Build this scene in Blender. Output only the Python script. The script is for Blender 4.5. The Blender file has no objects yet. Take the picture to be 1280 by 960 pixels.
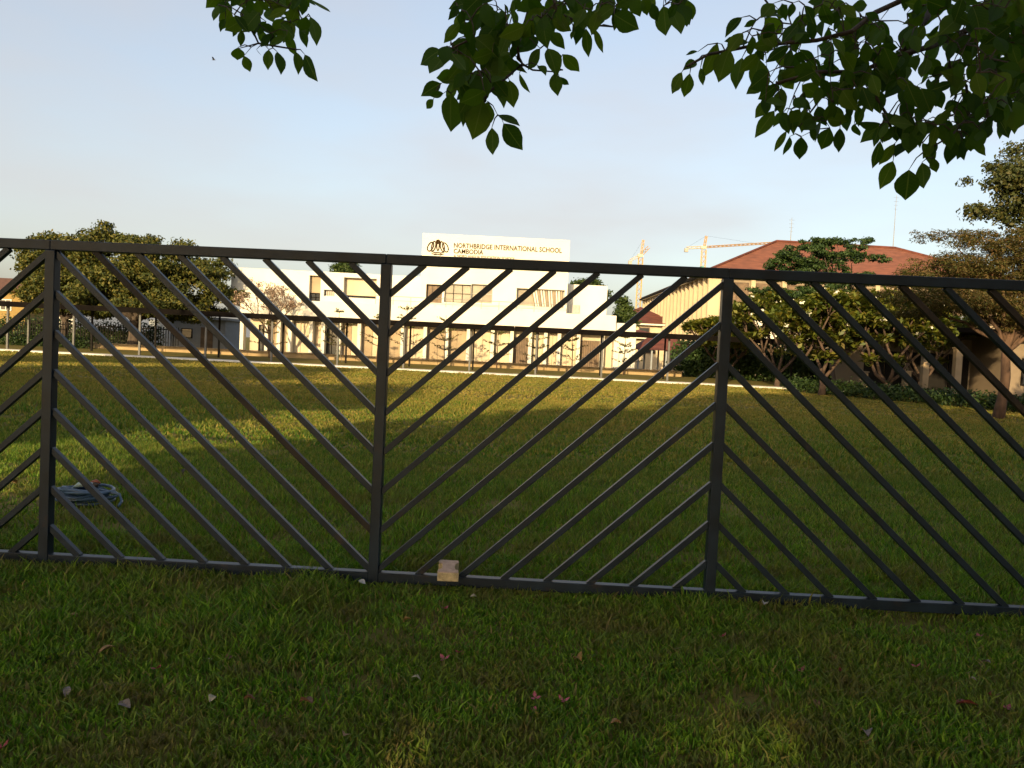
import bpy, math, random
import numpy as np
from mathutils import Vector, Matrix

random.seed(7)
rng = np.random.default_rng(7)
R = math.radians
SC = bpy.context.scene
COL = SC.collection

# ------------------------------------------------------------------ camera
CAM_H, FPX = 1.5, 1000.0
PITCH, ROLL = R(2.45), R(2.8)
_f = Vector((0, math.cos(PITCH), -math.sin(PITCH)))
_u0 = Vector((0, math.sin(PITCH), math.cos(PITCH)))
_r0 = Vector((1, 0, 0))
_r = _r0 * math.cos(ROLL) + _u0 * math.sin(ROLL)
_u = -_r0 * math.sin(ROLL) + _u0 * math.cos(ROLL)
cam_data = bpy.data.cameras.new('camera')
cam = bpy.data.objects.new('camera', cam_data)
COL.objects.link(cam)
m3 = Matrix((_r, _u, -_f)).transposed()
cam.matrix_world = Matrix.Translation((0, 0, CAM_H)) @ m3.to_4x4()
cam_data.sensor_width = 36
cam_data.lens = 36 * FPX / 1280
cam_data.clip_end = 6000
SC.camera = cam
SC.render.engine = 'CYCLES'
SC.cycles.max_bounces = 4; SC.cycles.diffuse_bounces = 2; SC.cycles.glossy_bounces = 2; SC.cycles.transmission_bounces = 3; SC.cycles.transparent_max_bounces = 4
SC.render.resolution_x, SC.render.resolution_y = 1024, 768

def at(px, py, Y):
    d = _f + _r * ((px - 640) / FPX) - _u * ((py - 480) / FPX)
    return Vector((0, 0, CAM_H)) + d * (Y / d.y)
def gnd(px, py, z=0.0):
    d = _f + _r * ((px - 640) / FPX) - _u * ((py - 480) / FPX)
    return Vector((0, 0, CAM_H)) + d * ((z - CAM_H) / d.z)

# ------------------------------------------------------------------ sky and sun
SUN_AZ, SUN_EL = R(19), R(16)     # light travels forward and to the right, from behind-left
world = bpy.data.worlds.new('World'); SC.world = world
world.use_nodes = True
nt = world.node_tree; nt.nodes.clear()
out = nt.nodes.new('ShaderNodeOutputWorld'); bg = nt.nodes.new('ShaderNodeBackground')
sky = nt.nodes.new('ShaderNodeTexSky'); sky.sky_type = 'NISHITA'; sky.sun_disc = False
sky.sun_elevation = SUN_EL; sky.sun_rotation = R(180) + SUN_AZ
sky.altitude = 0; sky.air_density = 1.0; sky.dust_density = 3.6; sky.ozone_density = 0.6
tc = nt.nodes.new('ShaderNodeTexCoord'); mp = nt.nodes.new('ShaderNodeMapping')
mp.inputs['Location'].default_value = (3, 1, 0); mp.inputs['Scale'].default_value = (1.0, 1.0, 3.5); mp.inputs['Rotation'].default_value = (0.2, 0.35, 0.4)
nz = nt.nodes.new('ShaderNodeTexNoise'); nz.inputs['Scale'].default_value = 1.3; nz.inputs['Detail'].default_value = 5
rp = nt.nodes.new('ShaderNodeValToRGB'); rp.color_ramp.elements[0].position = .48; rp.color_ramp.elements[1].position = .78
rp.color_ramp.elements[0].color = (.36, .36, .36, 1); rp.color_ramp.elements[1].color = (.92, .92, .92, 1)
mx = nt.nodes.new('ShaderNodeMix'); mx.data_type = 'RGBA'
mx.inputs[7].default_value = (2.5, 2.33, 2.25, 1)   # thin pale haze over the whole sky
nt.links.new(tc.outputs['Generated'], mp.inputs[0]); nt.links.new(mp.outputs[0], nz.inputs['Vector'])
nt.links.new(nz.outputs['Fac'], rp.inputs[0]); nt.links.new(rp.outputs[0], mx.inputs[0])
nt.links.new(sky.outputs[0], mx.inputs[6]); nt.links.new(mx.outputs[2], bg.inputs[0])
bg.inputs[1].default_value = 0.15
nt.links.new(bg.outputs[0], out.inputs[0])

sl = bpy.data.lights.new('sun', 'SUN'); sun = bpy.data.objects.new('sun', sl); COL.objects.link(sun)
sl.energy = 4.5; sl.angle = R(0.53); sl.color = (1.0, 0.75, 0.40)
sun_dir = Vector((math.sin(SUN_AZ) * math.cos(SUN_EL), math.cos(SUN_AZ) * math.cos(SUN_EL), -math.sin(SUN_EL)))
sun.rotation_euler = sun_dir.to_track_quat('-Z', 'Y').to_euler()
sun.location = (-20, -60, 30)
SC.view_settings.view_transform = 'Standard'; SC.view_settings.look = 'None'
SC.view_settings.exposure = 0.93; SC.view_settings.gamma = 1.0
SC.view_settings.use_curve_mapping = False

# ------------------------------------------------------------------ materials
MATS = {}
def mat(name, col, rough=.7, var=.12, scale=4.0, bump=0.0, bscale=30.0, metal=0.0, col2=None, detail=4, spec=.4, stretch=None):
    m = bpy.data.materials.new(name); m.use_nodes = True
    t = m.node_tree; b = t.nodes['Principled BSDF']
    b.inputs['Roughness'].default_value = rough; b.inputs['Metallic'].default_value = metal
    b.inputs['Specular IOR Level'].default_value = spec
    c = t.nodes.new('ShaderNodeTexCoord'); n = t.nodes.new('ShaderNodeTexNoise')
    n.inputs['Scale'].default_value = scale; n.inputs['Detail'].default_value = detail
    src = c.outputs['Object']
    if stretch:
        g = t.nodes.new('ShaderNodeMapping'); g.inputs['Scale'].default_value = stretch
        t.links.new(src, g.inputs[0]); src = g.outputs[0]
    t.links.new(src, n.inputs['Vector'])
    r = t.nodes.new('ShaderNodeValToRGB')
    c1 = [max(0, x * (1 - var)) for x in col[:3]]
    c2 = list(col2) if col2 else [min(1, x * (1 + var)) for x in col[:3]]
    r.color_ramp.elements[0].color = (*c1, 1); r.color_ramp.elements[1].color = (*c2, 1)
    r.color_ramp.elements[0].position = .32; r.color_ramp.elements[1].position = .68
    t.links.new(n.outputs['Fac'], r.inputs[0]); t.links.new(r.outputs[0], b.inputs['Base Color'])
    if bump:
        n2 = t.nodes.new('ShaderNodeTexNoise'); n2.inputs['Scale'].default_value = bscale; n2.inputs['Detail'].default_value = 3
        t.links.new(src, n2.inputs['Vector'])
        bp = t.nodes.new('ShaderNodeBump'); bp.inputs['Strength'].default_value = bump; bp.inputs['Distance'].default_value = .02
        t.links.new(n2.outputs['Fac'], bp.inputs['Height']); t.links.new(bp.outputs[0], b.inputs['Normal'])
    MATS[name] = m
    return m

def leafmat(name, cols, trans=.35, rough=.5, tcol=None, obj_random=False, spec=.35, patch=None):
    """foliage: colour varies leaf by leaf, some light comes through"""
    m = bpy.data.materials.new(name); m.use_nodes = True
    t = m.node_tree; b = t.nodes['Principled BSDF']; o = t.nodes['Material Output']
    b.inputs['Roughness'].default_value = rough; b.inputs['Specular IOR Level'].default_value = spec
    if obj_random:
        g = t.nodes.new('ShaderNodeObjectInfo'); src = g.outputs['Random']
    else:
        g = t.nodes.new('ShaderNodeNewGeometry'); src = g.outputs['Random Per Island']
    r = t.nodes.new('ShaderNodeValToRGB'); e = r.color_ramp.elements
    while len(e) < len(cols): e.new(.5)
    for i, c in enumerate(cols):
        e[i].position = i / (len(cols) - 1); e[i].color = (*c, 1)
    t.links.new(src, r.inputs[0]); cout = r.outputs[0]
    if patch:   # worn and dry areas, and rows left by the mower
        tcx = t.nodes.new('ShaderNodeTexCoord')
        for sc_, st_, lo, hi, colr, amt in patch:
            mpn = t.nodes.new('ShaderNodeMapping'); mpn.inputs['Scale'].default_value = st_; t.links.new(tcx.outputs['Object'], mpn.inputs[0])
            nn_ = t.nodes.new('ShaderNodeTexNoise'); nn_.inputs['Scale'].default_value = sc_; nn_.inputs['Detail'].default_value = 4; t.links.new(mpn.outputs[0], nn_.inputs['Vector'])
            mr = t.nodes.new('ShaderNodeMapRange'); mr.inputs[1].default_value = lo; mr.inputs[2].default_value = hi; mr.inputs[4].default_value = amt; t.links.new(nn_.outputs['Fac'], mr.inputs[0])
            mm = t.nodes.new('ShaderNodeMix'); mm.data_type = 'RGBA'; mm.inputs[7].default_value = (*colr, 1)
            t.links.new(mr.outputs[0], mm.inputs[0]); t.links.new(cout, mm.inputs[6]); cout = mm.outputs[2]
    t.links.new(cout, b.inputs['Base Color'])
    tr = t.nodes.new('ShaderNodeBsdfTranslucent'); mxs = t.nodes.new('ShaderNodeMixShader')
    hs = t.nodes.new('ShaderNodeMix'); hs.data_type = 'RGBA'; hs.blend_type = 'MULTIPLY'; hs.inputs[0].default_value = 1
    hs.inputs[7].default_value = (*(tcol or (1.3, 1.5, .5)), 1)
    t.links.new(cout, hs.inputs[6]); t.links.new(hs.outputs[2], tr.inputs['Color'])
    mxs.inputs[0].default_value = trans
    t.links.new(b.outputs[0], mxs.inputs[1]); t.links.new(tr.outputs[0], mxs.inputs[2])
    t.links.new(mxs.outputs[0], o.inputs['Surface'])
    if obj_random:   # pale midrib and faint side veins
        tcx = t.nodes.new('ShaderNodeTexCoord'); sp = t.nodes.new('ShaderNodeSeparateXYZ'); t.links.new(tcx.outputs['Object'], sp.inputs[0])
        def M_(op, a_, b_=None):
            n_ = t.nodes.new('ShaderNodeMath'); n_.operation = op
            for i_, v_ in enumerate((a_, b_)):
                if v_ is None: continue
                if isinstance(v_, (int, float)): n_.inputs[i_].default_value = v_
                else: t.links.new(v_, n_.inputs[i_])
            return n_.outputs[0]
        ax_ = M_('ABSOLUTE', sp.outputs[0]); mid = M_('LESS_THAN', ax_, .014)
        ph = M_('FRACT', M_('MULTIPLY', M_('SUBTRACT', sp.outputs[1], M_('MULTIPLY', ax_, .9)), 9.0)); side = M_('MULTIPLY', M_('LESS_THAN', ph, .10), .35)
        fac = M_('MULTIPLY', M_('MAXIMUM', mid, side), .5)
        vm = t.nodes.new('ShaderNodeMix'); vm.data_type = 'RGBA'; vm.inputs[7].default_value = (.13, .17, .05, 1)
        t.links.new(fac, vm.inputs[0]); t.links.new(cout, vm.inputs[6]); t.links.new(vm.outputs[2], b.inputs['Base Color']); t.links.new(vm.outputs[2], hs.inputs[6])
    MATS[name] = m
    return m

mat('fence_paint', (.006, .0135, .024), rough=.4, var=.35, scale=7, bump=.05, bscale=120, spec=.24)
mat('fence_weathered', (.008, .010, .013), rough=.55, var=.3, scale=5, col2=(.030, .021, .015), spec=.2)
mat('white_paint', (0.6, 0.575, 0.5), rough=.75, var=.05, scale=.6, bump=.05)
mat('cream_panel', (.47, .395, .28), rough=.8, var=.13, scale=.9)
mat('tan_panel', (.31, .235, .15), rough=.8, var=.18, scale=.9)
mat('planter_stone', (0.3, 0.215, 0.11), rough=.85, var=.15, scale=1.4, bump=.2, bscale=12)
mat('kerb_white', (0.55, 0.53, 0.48), rough=.8, var=.12, scale=2)
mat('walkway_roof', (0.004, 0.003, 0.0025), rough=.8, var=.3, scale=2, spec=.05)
mat('walkway_post', (.12, .12, .115), rough=.85, var=.15, scale=2, spec=.1)
mat('beige_post', (0.28, 0.21, 0.13), rough=.8, var=.15, scale=2)
mat('dark_door', (.10, .065, .04), rough=.5, var=.4, scale=2)
mat('louver_wood', (0.13, 0.085, 0.05), rough=.6, var=.35, scale=3)
mat('glass_dark', (.035, .038, .042), rough=.08, var=.3, scale=.8, spec=.8)
mat('glass_pale', (0.28, 0.25, 0.2), rough=.15, var=.3, scale=.7, spec=.7)
mat('rail_metal', (.30, .29, .27), rough=.4, var=.1, metal=.5)
mat('gold_letter', (.040, .024, .009), rough=.95, var=.15, spec=.03)
mat('pale_letter', (.10, .072, .04), rough=.95, var=.1, spec=.03)
mat('red_tile', (0.16, 0.057, 0.03), rough=.75, var=.25, scale=1.2, stretch=(1, 1, 5), bump=.3, bscale=6)
mat('red_tile_dark', (0.1, 0.03, 0.019), rough=.75, var=.3, scale=1.2, stretch=(1, 1, 5))
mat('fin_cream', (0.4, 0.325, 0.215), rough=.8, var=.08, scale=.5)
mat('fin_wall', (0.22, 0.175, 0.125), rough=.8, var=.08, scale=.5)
mat('teal_gutter', (0.1, 0.28, 0.24), rough=.5, var=.1)
mat('crane_yellow', (0.34, 0.2, 0.055), rough=.5, var=.12)
mat('crane_white', (0.45, 0.4, 0.31), rough=.5, var=.1)
mat('concrete', (.33, .31, .28), rough=.9, var=.2, scale=1.0)
mat('yellow_wall', (.21, .14, .04), rough=.8, var=.1)
mat('brown_roof', (0.1, 0.047, 0.028), rough=.8, var=.2)
mat('grey_wall', (0.24, 0.26, 0.28), rough=.8, var=.08)
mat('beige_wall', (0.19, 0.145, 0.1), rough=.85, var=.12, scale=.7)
mat('dark_metal', (.013, .012, .011), rough=.9, var=.2, spec=.08)
mat('bark', (0.085, 0.05, 0.033), rough=.9, var=.4, scale=6, bump=.6, bscale=14, stretch=(1, 1, .35))
mat('bark_dark', (.06, .045, .035), rough=.9, var=.4, scale=6, bump=.6, bscale=14, stretch=(1, 1, .35))
mat('bark_twig', (.045, .032, .022), rough=.8, var=.4, scale=25, bump=.4, bscale=90)
mat('bark_pale', (.070, .045, .032), rough=.9, var=.3, scale=6)
mat('hose_blue', (.022, .055, .105), rough=.4, var=.2, scale=8, spec=.5)
mat('hose_pale', (.22, .31, .31), rough=.4, var=.1)
mat('orange_cap', (.22, .06, .025), rough=.5, var=.15)
mat('paver_side', (.46, .37, .22), rough=.9, var=.25, scale=30, bump=.5, bscale=120)
mat('paver_top', (0.42, 0.3, 0.225), rough=.9, var=.2, scale=30, bump=.5, bscale=120)
mat('white_scrap', (0.32, 0.32, 0.32), rough=.7, var=.2, scale=20)
mat('litter_tan', (0.2, 0.125, 0.06), rough=.8, var=.3, scale=40)
mat('litter_brown', (0.11, 0.055, 0.03), rough=.8, var=.35, scale=40)
mat('litter_grey', (0.12, 0.1, 0.09), rough=.8, var=.3, scale=40)
mat('litter_pale', (0.28, 0.25, 0.18), rough=.8, var=.2, scale=40)
mat('litter_dark', (.03, .025, .02), rough=.8, var=.3, scale=40)
mat('litter_yellow', (0.2, 0.12, 0.03), rough=.8, var=.3, scale=40)
mat('petal_pink', (0.27, 0.065, 0.09), rough=.7, var=.3, scale=40)
mat('petal_red', (0.17, 0.03, 0.032), rough=.7, var=.3, scale=40)
mat('blossom_white', (0.62, 0.6, 0.52), rough=.6, var=.06)
mat('green_wrap', (.04, .16, .10), rough=.7, var=.15)
mat('bird_feather', (.04, .04, .045), rough=.8, var=.2)
leafmat('leaf_near', [(.022, .055, .009), (.036, .082, .012), (.058, .110, .014), (.065, .118, .014), (.075, .12, .014)], trans=.45, rough=.6, tcol=(1.5, 1.6, .35), obj_random=True, spec=.12)
leafmat('leaf_near_mass', [(.022, .055, .009), (.036, .082, .012), (.058, .110, .014)], trans=.4, rough=.6, tcol=(1.5, 1.6, .35), spec=.12)
leafmat('leaf_rain', [(.020, .034, .006), (.046, .060, .009), (.082, .088, .013), (.13, .105, .017)], trans=.22, rough=.7, tcol=(1.2, 1.2, .5))
leafmat('leaf_green', [(0.0210, 0.0420, 0.0084), (0.0385, 0.0665, 0.0112), (0.0595, 0.0840, 0.0154)], trans=.25, rough=.6)
leafmat('leaf_dark', [(0.0128, 0.0320, 0.0080), (0.0240, 0.0528, 0.0104), (0.0480, 0.0760, 0.0128)], trans=.2, rough=.6)
leafmat('leaf_frangipani', [(0.0400, 0.0640, 0.0104), (0.0800, 0.1040, 0.0144), (0.1520, 0.1520, 0.0192), (0.1200, 0.0920, 0.0200)], trans=.3, rough=.5)
leafmat('leaf_feather', [(.05, .058, .012), (.085, .070, .018), (.13, .075, .025), (.055, .075, .014)], trans=.25, rough=.7)
leafmat('leaf_topright', [(0.0263, 0.0375, 0.0105), (0.0488, 0.0600, 0.0135), (0.0750, 0.0638, 0.0150)], trans=.25, rough=.6)
leafmat('leaf_sapling', [(0.0490, 0.0595, 0.0126), (0.0840, 0.0840, 0.0175), (0.1260, 0.1050, 0.0280)], trans=.3, rough=.6)
leafmat('leaf_pale', [(0.2856, 0.1904, 0.1360), (0.3740, 0.2856, 0.2176), (0.2312, 0.1360, 0.0952), (0.1360, 0.1156, 0.0408)], trans=.3, rough=.7, tcol=(1, 1, .9))
leafmat('leaf_shade', [(.03, .06, .013), (.05, .08, .016)], trans=.15, rough=.6)
leafmat('grass_near', [(.034, .075, .008), (.065, .145, .012), (.10, .20, .017), (.19, .29, .028), (.085, .125, .015), (.23, .175, .065)], trans=.35, rough=.55, tcol=(1.1, 1.5, .35), spec=.2,
        patch=[(1.3, (1, 1, 1), .48, .70, (.15, .125, .040), .75), (4.5, (1, 1, 1), .50, .72, (.13, .085, .042), .7)])
leafmat('grass_mid', [(.022, .060, .006), (.055, .125, .011), (.085, .155, .016), (.17, .21, .028), (.27, .215, .062)], trans=.3, rough=.6, tcol=(1.1, 1.4, .4), spec=.2,
        patch=[(.35, (.5, 1.4, 1), .48, .70, (.19, .145, .040), .55), (1.6, (.35, 2.6, 1), .50, .68, (.105, .085, .030), .6), (.22, (1, 1, 1), .45, .7, (.045, .11, .010), .5)])

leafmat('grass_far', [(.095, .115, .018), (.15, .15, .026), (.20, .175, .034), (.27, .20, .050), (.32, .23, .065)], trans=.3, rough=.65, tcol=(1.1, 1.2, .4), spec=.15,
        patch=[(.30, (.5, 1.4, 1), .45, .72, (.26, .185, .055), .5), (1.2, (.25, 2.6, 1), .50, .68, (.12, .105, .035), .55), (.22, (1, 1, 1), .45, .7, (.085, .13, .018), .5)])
# rust freckles and scuffs on the fence paint
fm_ = MATS['fence_paint'].node_tree; fb_ = fm_.nodes['Principled BSDF']; lk = fb_.inputs['Base Color'].links[0].from_socket
tcf = fm_.nodes.new('ShaderNodeTexCoord'); nf = fm_.nodes.new('ShaderNodeTexNoise'); nf.inputs['Scale'].default_value = 5.5; nf.inputs['Detail'].default_value = 9; nf.inputs['Roughness'].default_value = .7
mrf = fm_.nodes.new('ShaderNodeMapRange'); mrf.inputs[1].default_value = .60; mrf.inputs[2].default_value = .72; mrf.inputs[4].default_value = .75
mf = fm_.nodes.new('ShaderNodeMix'); mf.data_type = 'RGBA'; mf.inputs[7].default_value = (.035, .021, .014, 1)
fm_.links.new(tcf.outputs['Object'], nf.inputs['Vector']); fm_.links.new(nf.outputs['Fac'], mrf.inputs[0]); fm_.links.new(mrf.outputs[0], mf.inputs[0]); fm_.links.new(lk, mf.inputs[6]); fm_.links.new(mf.outputs[2], fb_.inputs['Base Color'])

# ground: soil, thatch and lawn seen from afar
gm = bpy.data.materials.new('lawn_soil'); gm.use_nodes = True; MATS['lawn_soil'] = gm
t = gm.node_tree; b = t.nodes['Principled BSDF']; b.inputs['Roughness'].default_value = .95; b.inputs['Specular IOR Level'].default_value = .1
c = t.nodes.new('ShaderNodeTexCoord')
def _noise(scale, detail, stretch=None):
    n = t.nodes.new('ShaderNodeTexNoise'); n.inputs['Scale'].default_value = scale; n.inputs['Detail'].default_value = detail
    if stretch:
        g = t.nodes.new('ShaderNodeMapping'); g.inputs['Scale'].default_value = stretch
        t.links.new(c.outputs['Object'], g.inputs[0]); t.links.new(g.outputs[0], n.inputs['Vector'])
    else: t.links.new(c.outputs['Object'], n.inputs['Vector'])
    return n
def _ramp(n, a, bb, p0=.35, p1=.65):
    r = t.nodes.new('ShaderNodeValToRGB'); r.color_ramp.elements[0].color = (*a, 1); r.color_ramp.elements[1].color = (*bb, 1)
    r.color_ramp.elements[0].position = p0; r.color_ramp.elements[1].position = p1
    t.links.new(n.outputs['Fac'], r.inputs[0]); return r
r1 = _ramp(_noise(38, 6), (.028, .026, .012), (.070, .080, .020))
r2 = _ramp(_noise(.5, 5, (.5, 1.6, 1)), (.11, .115, .018), (.22, .165, .042))
r3 = _ramp(_noise(2.2, 4), (0, 0, 0), (1, 1, 1), .3, .75)
mxa = t.nodes.new('ShaderNodeMix'); mxa.data_type = 'RGBA'; mxa.inputs[0].default_value = .55
t.links.new(r1.outputs[0], mxa.inputs[6]); t.links.new(r2.outputs[0], mxa.inputs[7])
mxb = t.nodes.new('ShaderNodeMix'); mxb.data_type = 'RGBA'
t.links.new(r3.outputs[0], mxb.inputs[0]); t.links.new(mxa.outputs[2], mxb.inputs[6])
mxb.inputs[7].default_value = (.12, .095, .03, 1)
t.links.new(mxb.outputs[2], b.inputs['Base Color'])
nb = _noise(30, 5); bp = t.nodes.new('ShaderNodeBump'); bp.inputs['Strength'].default_value = .8; bp.inputs['Distance'].default_value = .03
t.links.new(nb.outputs['Fac'], bp.inputs['Height']); t.links.new(bp.outputs[0], b.inputs['Normal'])

# ------------------------------------------------------------------ mesh helpers
class MB:
    def __init__(s): s.v = []; s.f = []
    def box(s, x0, x1, y0, y1, z0, z1):
        n = len(s.v)
        s.v += [(x0,y0,z0),(x1,y0,z0),(x1,y1,z0),(x0,y1,z0),(x0,y0,z1),(x1,y0,z1),(x1,y1,z1),(x0,y1,z1)]
        s.f += [tuple(n+i for i in q) for q in ((0,3,2,1),(4,5,6,7),(0,1,5,4),(1,2,6,5),(2,3,7,6),(3,0,4,7))]
        return s
    def poly(s, pts):
        n = len(s.v); s.v += [tuple(p) for p in pts]; s.f.append(tuple(range(n, n+len(pts)))); return s
    def prism(s, pts, d):
        """pts: closed loop of 3-D points, extruded by vector d"""
        n = len(s.v); k = len(pts); d = Vector(d)
        s.v += [tuple(p) for p in pts] + [tuple(Vector(p)+d) for p in pts]
        s.f.append(tuple(range(n+k-1, n-1, -1))); s.f.append(tuple(range(n+k, n+2*k)))
        for i in range(k):
            j = (i+1) % k; s.f.append((n+i, n+j, n+k+j, n+k+i))
        return s
    def tube(s, path, radii, n=6, cap=True):
        path = [Vector(p) for p in path]
        if not hasattr(radii, '__len__'): radii = [radii]*len(path)
        b0 = len(s.v); ref = Vector((.31, .17, .93))
        for i, p in enumerate(path):
            d = (path[min(i+1, len(path)-1)] - path[max(i-1, 0)])
            if d.length < 1e-9: d = Vector((0, 0, 1))
            d.normalize()
            a = d.cross(ref)
            if a.length < 1e-3: a = d.cross(Vector((1, 0, 0)))
            a.normalize(); bb = d.cross(a)
            for k in range(n):
                th = 2*math.pi*k/n
                s.v.append(tuple(p + (a*math.cos(th) + bb*math.sin(th))*radii[i]))
        for i in range(len(path)-1):
            for k in range(n):
                k2 = (k+1) % n
                s.f.append((b0+i*n+k, b0+i*n+k2, b0+(i+1)*n+k2, b0+(i+1)*n+k))
        if cap:
            s.f.append(tuple(b0+k for k in range(n-1, -1, -1)))
            e = b0+(len(path)-1)*n; s.f.append(tuple(e+k for k in range(n)))
        return s
    def mesh(s, name):
        me = bpy.data.meshes.new(name); me.from_pydata([tuple(p) for p in s.v], [], s.f); me.update(); return me
    def build(s, name, m, parent=None, smooth=False, bevel=0, loc=None):
        me = s.mesh(name)
        if smooth:
            me.polygons.foreach_set('use_smooth', [True]*len(me.polygons))
        return link(name, me, m, parent, bevel, loc)

def link(name, me, m, parent=None, bevel=0, loc=None):
    o = bpy.data.objects.new(name, me); COL.objects.link(o)
    if m and not me.materials: me.materials.append(MATS[m] if isinstance(m, str) else m)
    if parent: o.parent = parent
    if loc is not None: o.location = loc
    if bevel:
        md = o.modifiers.new('bevel', 'BEVEL'); md.width = bevel; md.segments = 2; md.limit_method = 'ANGLE'
    return o
def npmesh(name, V, F):
    """V (n,3), F (m,k) all faces with k corners"""
    V = np.ascontiguousarray(V, dtype=np.float32); F = np.ascontiguousarray(F, dtype=np.int32)
    me = bpy.data.meshes.new(name); k = F.shape[1]
    me.vertices.add(len(V)); me.vertices.foreach_set('co', V.ravel())
    me.loops.add(F.size); me.loops.foreach_set('vertex_index', F.ravel())
    me.polygons.add(len(F)); me.polygons.foreach_set('loop_start', np.arange(0, F.size, k, dtype=np.int32))
    me.polygons.foreach_set('loop_total', np.full(len(F), k, dtype=np.int32))
    me.update(calc_edges=True); return me
def tag(o, label=None, cat=None, group=None, kind=None):
    if label: o['label'] = label
    if cat: o['category'] = cat
    if group: o['group'] = group
    if kind: o['kind'] = kind
    return o
def empty(name, loc=(0, 0, 0), rz=0.0):
    o = bpy.data.objects.new(name, None); COL.objects.link(o); o.location = loc; o.rotation_euler = (0, 0, rz)
    o.empty_display_size = .2
    return o
def part(name, m, parent, *boxes, **kw):
    mb = MB()
    for q in boxes: mb.box(*q)
    return mb.build(name, m, parent, **kw)

def vnoise(x, y, seed=0):
    """cheap smooth value noise in numpy, 0..1"""
    g = np.random.default_rng(100+seed).random((64, 64))
    xi = np.floor(x).astype(int); yi = np.floor(y).astype(int); fx = x-xi; fy = y-yi
    fx = fx*fx*(3-2*fx); fy = fy*fy*(3-2*fy)
    q = lambda a, b: g[a % 64, b % 64]
    return (q(xi, yi)*(1-fx)+q(xi+1, yi)*fx)*(1-fy)+(q(xi, yi+1)*(1-fx)+q(xi+1, yi+1)*fx)*fy

def leaf_cloud(clumps, size, aspect=.5, up=.35, seed=1, shell=.45):
    """clumps: (cx,cy,cz,rx,ry,rz,n). One diamond-shaped leaf face each, returns V,F"""
    g = np.random.default_rng(seed); Vs = []
    for cx, cy, cz, rx, ry, rz, n in clumps:
        n = int(n); d = g.normal(size=(n, 3)); d /= np.linalg.norm(d, axis=1)[:, None]
        rad = g.random(n)**shell
        p = d*rad[:, None]*np.array([rx, ry, rz])
        p *= (1 + .25*g.normal(size=(n, 1))*.6)
        nrm = d*.8 + g.normal(size=(n, 3))*.7; nrm[:, 2] += up
        nrm /= np.linalg.norm(nrm, axis=1)[:, None]
        a = np.cross(nrm, g.normal(size=(n, 3))); a /= np.linalg.norm(a, axis=1)[:, None]
        bb = np.cross(nrm, a)
        L = size*(.6+.8*g.random(n))[:, None]; W = L*aspect*(.8+.4*g.random(n))[:, None]
        c0 = p + np.array([cx, cy, cz])
        bend = nrm*L*.12
        q = np.stack([c0-a*L*.5-bend, c0+bb*W*.5-a*L*.06, c0+a*L*.5-bend, c0-bb*W*.5-a*L*.06], 1)
        Vs.append(q.reshape(-1, 3))
    V = np.concatenate(Vs); F = np.arange(len(V)).reshape(-1, 4)
    return V, F

def bent(p, q, sag=.15, k=5, jit=.06, rnd=random):
    p = Vector(p); q = Vector(q); L = (q-p).length; out = []
    for i in range(k+1):
        s = i/k; w = p.lerp(q, s); w.z += math.sin(math.pi*s)*sag*L
        if 0 < i < k: w += Vector((rnd.uniform(-1, 1), rnd.uniform(-1, 1), rnd.uniform(-1, 1)))*jit*L
        out.append(w)
    return out
def taper(r0, r1, n): return [r0+(r1-r0)*i/(n-1) for i in range(n)]

def make_tree(name, base, fork_h, tr, envelopes, nclump, clump_r, leaves, size, lm, bm, label, cat='tree', group=None,
              flat=.6, aspect=.5, seed=1, lean=(0, 0), limbs=14, shell_c=.5, crown_name='crown', up=.35, sag=.12):
    """envelopes: ellipsoids in local coordinates (cx,cy,cz,rx,ry,rz) that together give the outline of the crown"""
    rnd = random.Random(seed); root = empty(name, base)
    vol = [e[3]*e[4]*e[5] for e in envelopes]; cl = []
    for i in range(nclump):
        e = rnd.choices(envelopes, vol)[0]
        d = Vector((rnd.gauss(0, 1), rnd.gauss(0, 1), rnd.gauss(0, 1))).normalized()*rnd.random()**shell_c
        cr = clump_r*rnd.uniform(.6, 1.35)
        cl.append((e[0]+d.x*max(.1, e[3]-cr*.8), e[1]+d.y*max(.1, e[4]-cr*.8), e[2]+d.z*max(.1, e[5]-cr*flat*.8), cr, cr, cr*flat, leaves*(cr/clump_r)**2))
    V, F = leaf_cloud(cl, size, aspect, up, seed)
    V = V[:]
    link(crown_name, npmesh(crown_name, V, F), lm, root)
    w = MB(); fork = Vector((lean[0], lean[1], fork_h))
    tp = bent((0, 0, -.1), fork, 0, 4, .03, rnd)
    w.tube(tp, [tr*1.35]+taper(tr*1.05, tr*.8, len(tp)-1), 9)
    w.build('trunk', bm, root, smooth=True)
    b = MB()
    order = sorted(cl, key=lambda c_: -c_[6])[:limbs*3]
    rnd.shuffle(order)
    for c_ in order[:limbs]:
        tgt = Vector(c_[:3]); p = bent(fork - Vector((0, 0, rnd.uniform(0, .2)*fork_h)), tgt, sag, 6, .04, rnd)
        b.tube(p, taper(tr*.55, tr*.07, len(p)), 6)
        for k in range(3):
            o_ = p[rnd.randint(3, 5)]; c2 = min(cl, key=lambda q_: (Vector(q_[:3])-o_).length + rnd.random()*1.5*clump_r)
            pp = bent(o_, c2[:3], .05, 3, .06, rnd); b.tube(pp, taper(tr*.16, tr*.04, len(pp)), 4)
    b.build('branches', bm, root, smooth=True)
    if label: tag(root, label, cat, group)
    return root

def copy_tree(o, parent=None):
    c_ = o.copy(); COL.objects.link(c_); c_.parent = parent
    for ch in list(o.children): copy_tree(ch, c_)
    return c_

# ================================================================== GROUND
g_ = MB(); g_.poly([(-900, -300, 0), (900, -300, 0), (900, 2500, 0), (-900, 2500, 0)])
tag(g_.build('ground', 'lawn_soil'), kind='structure')

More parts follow.
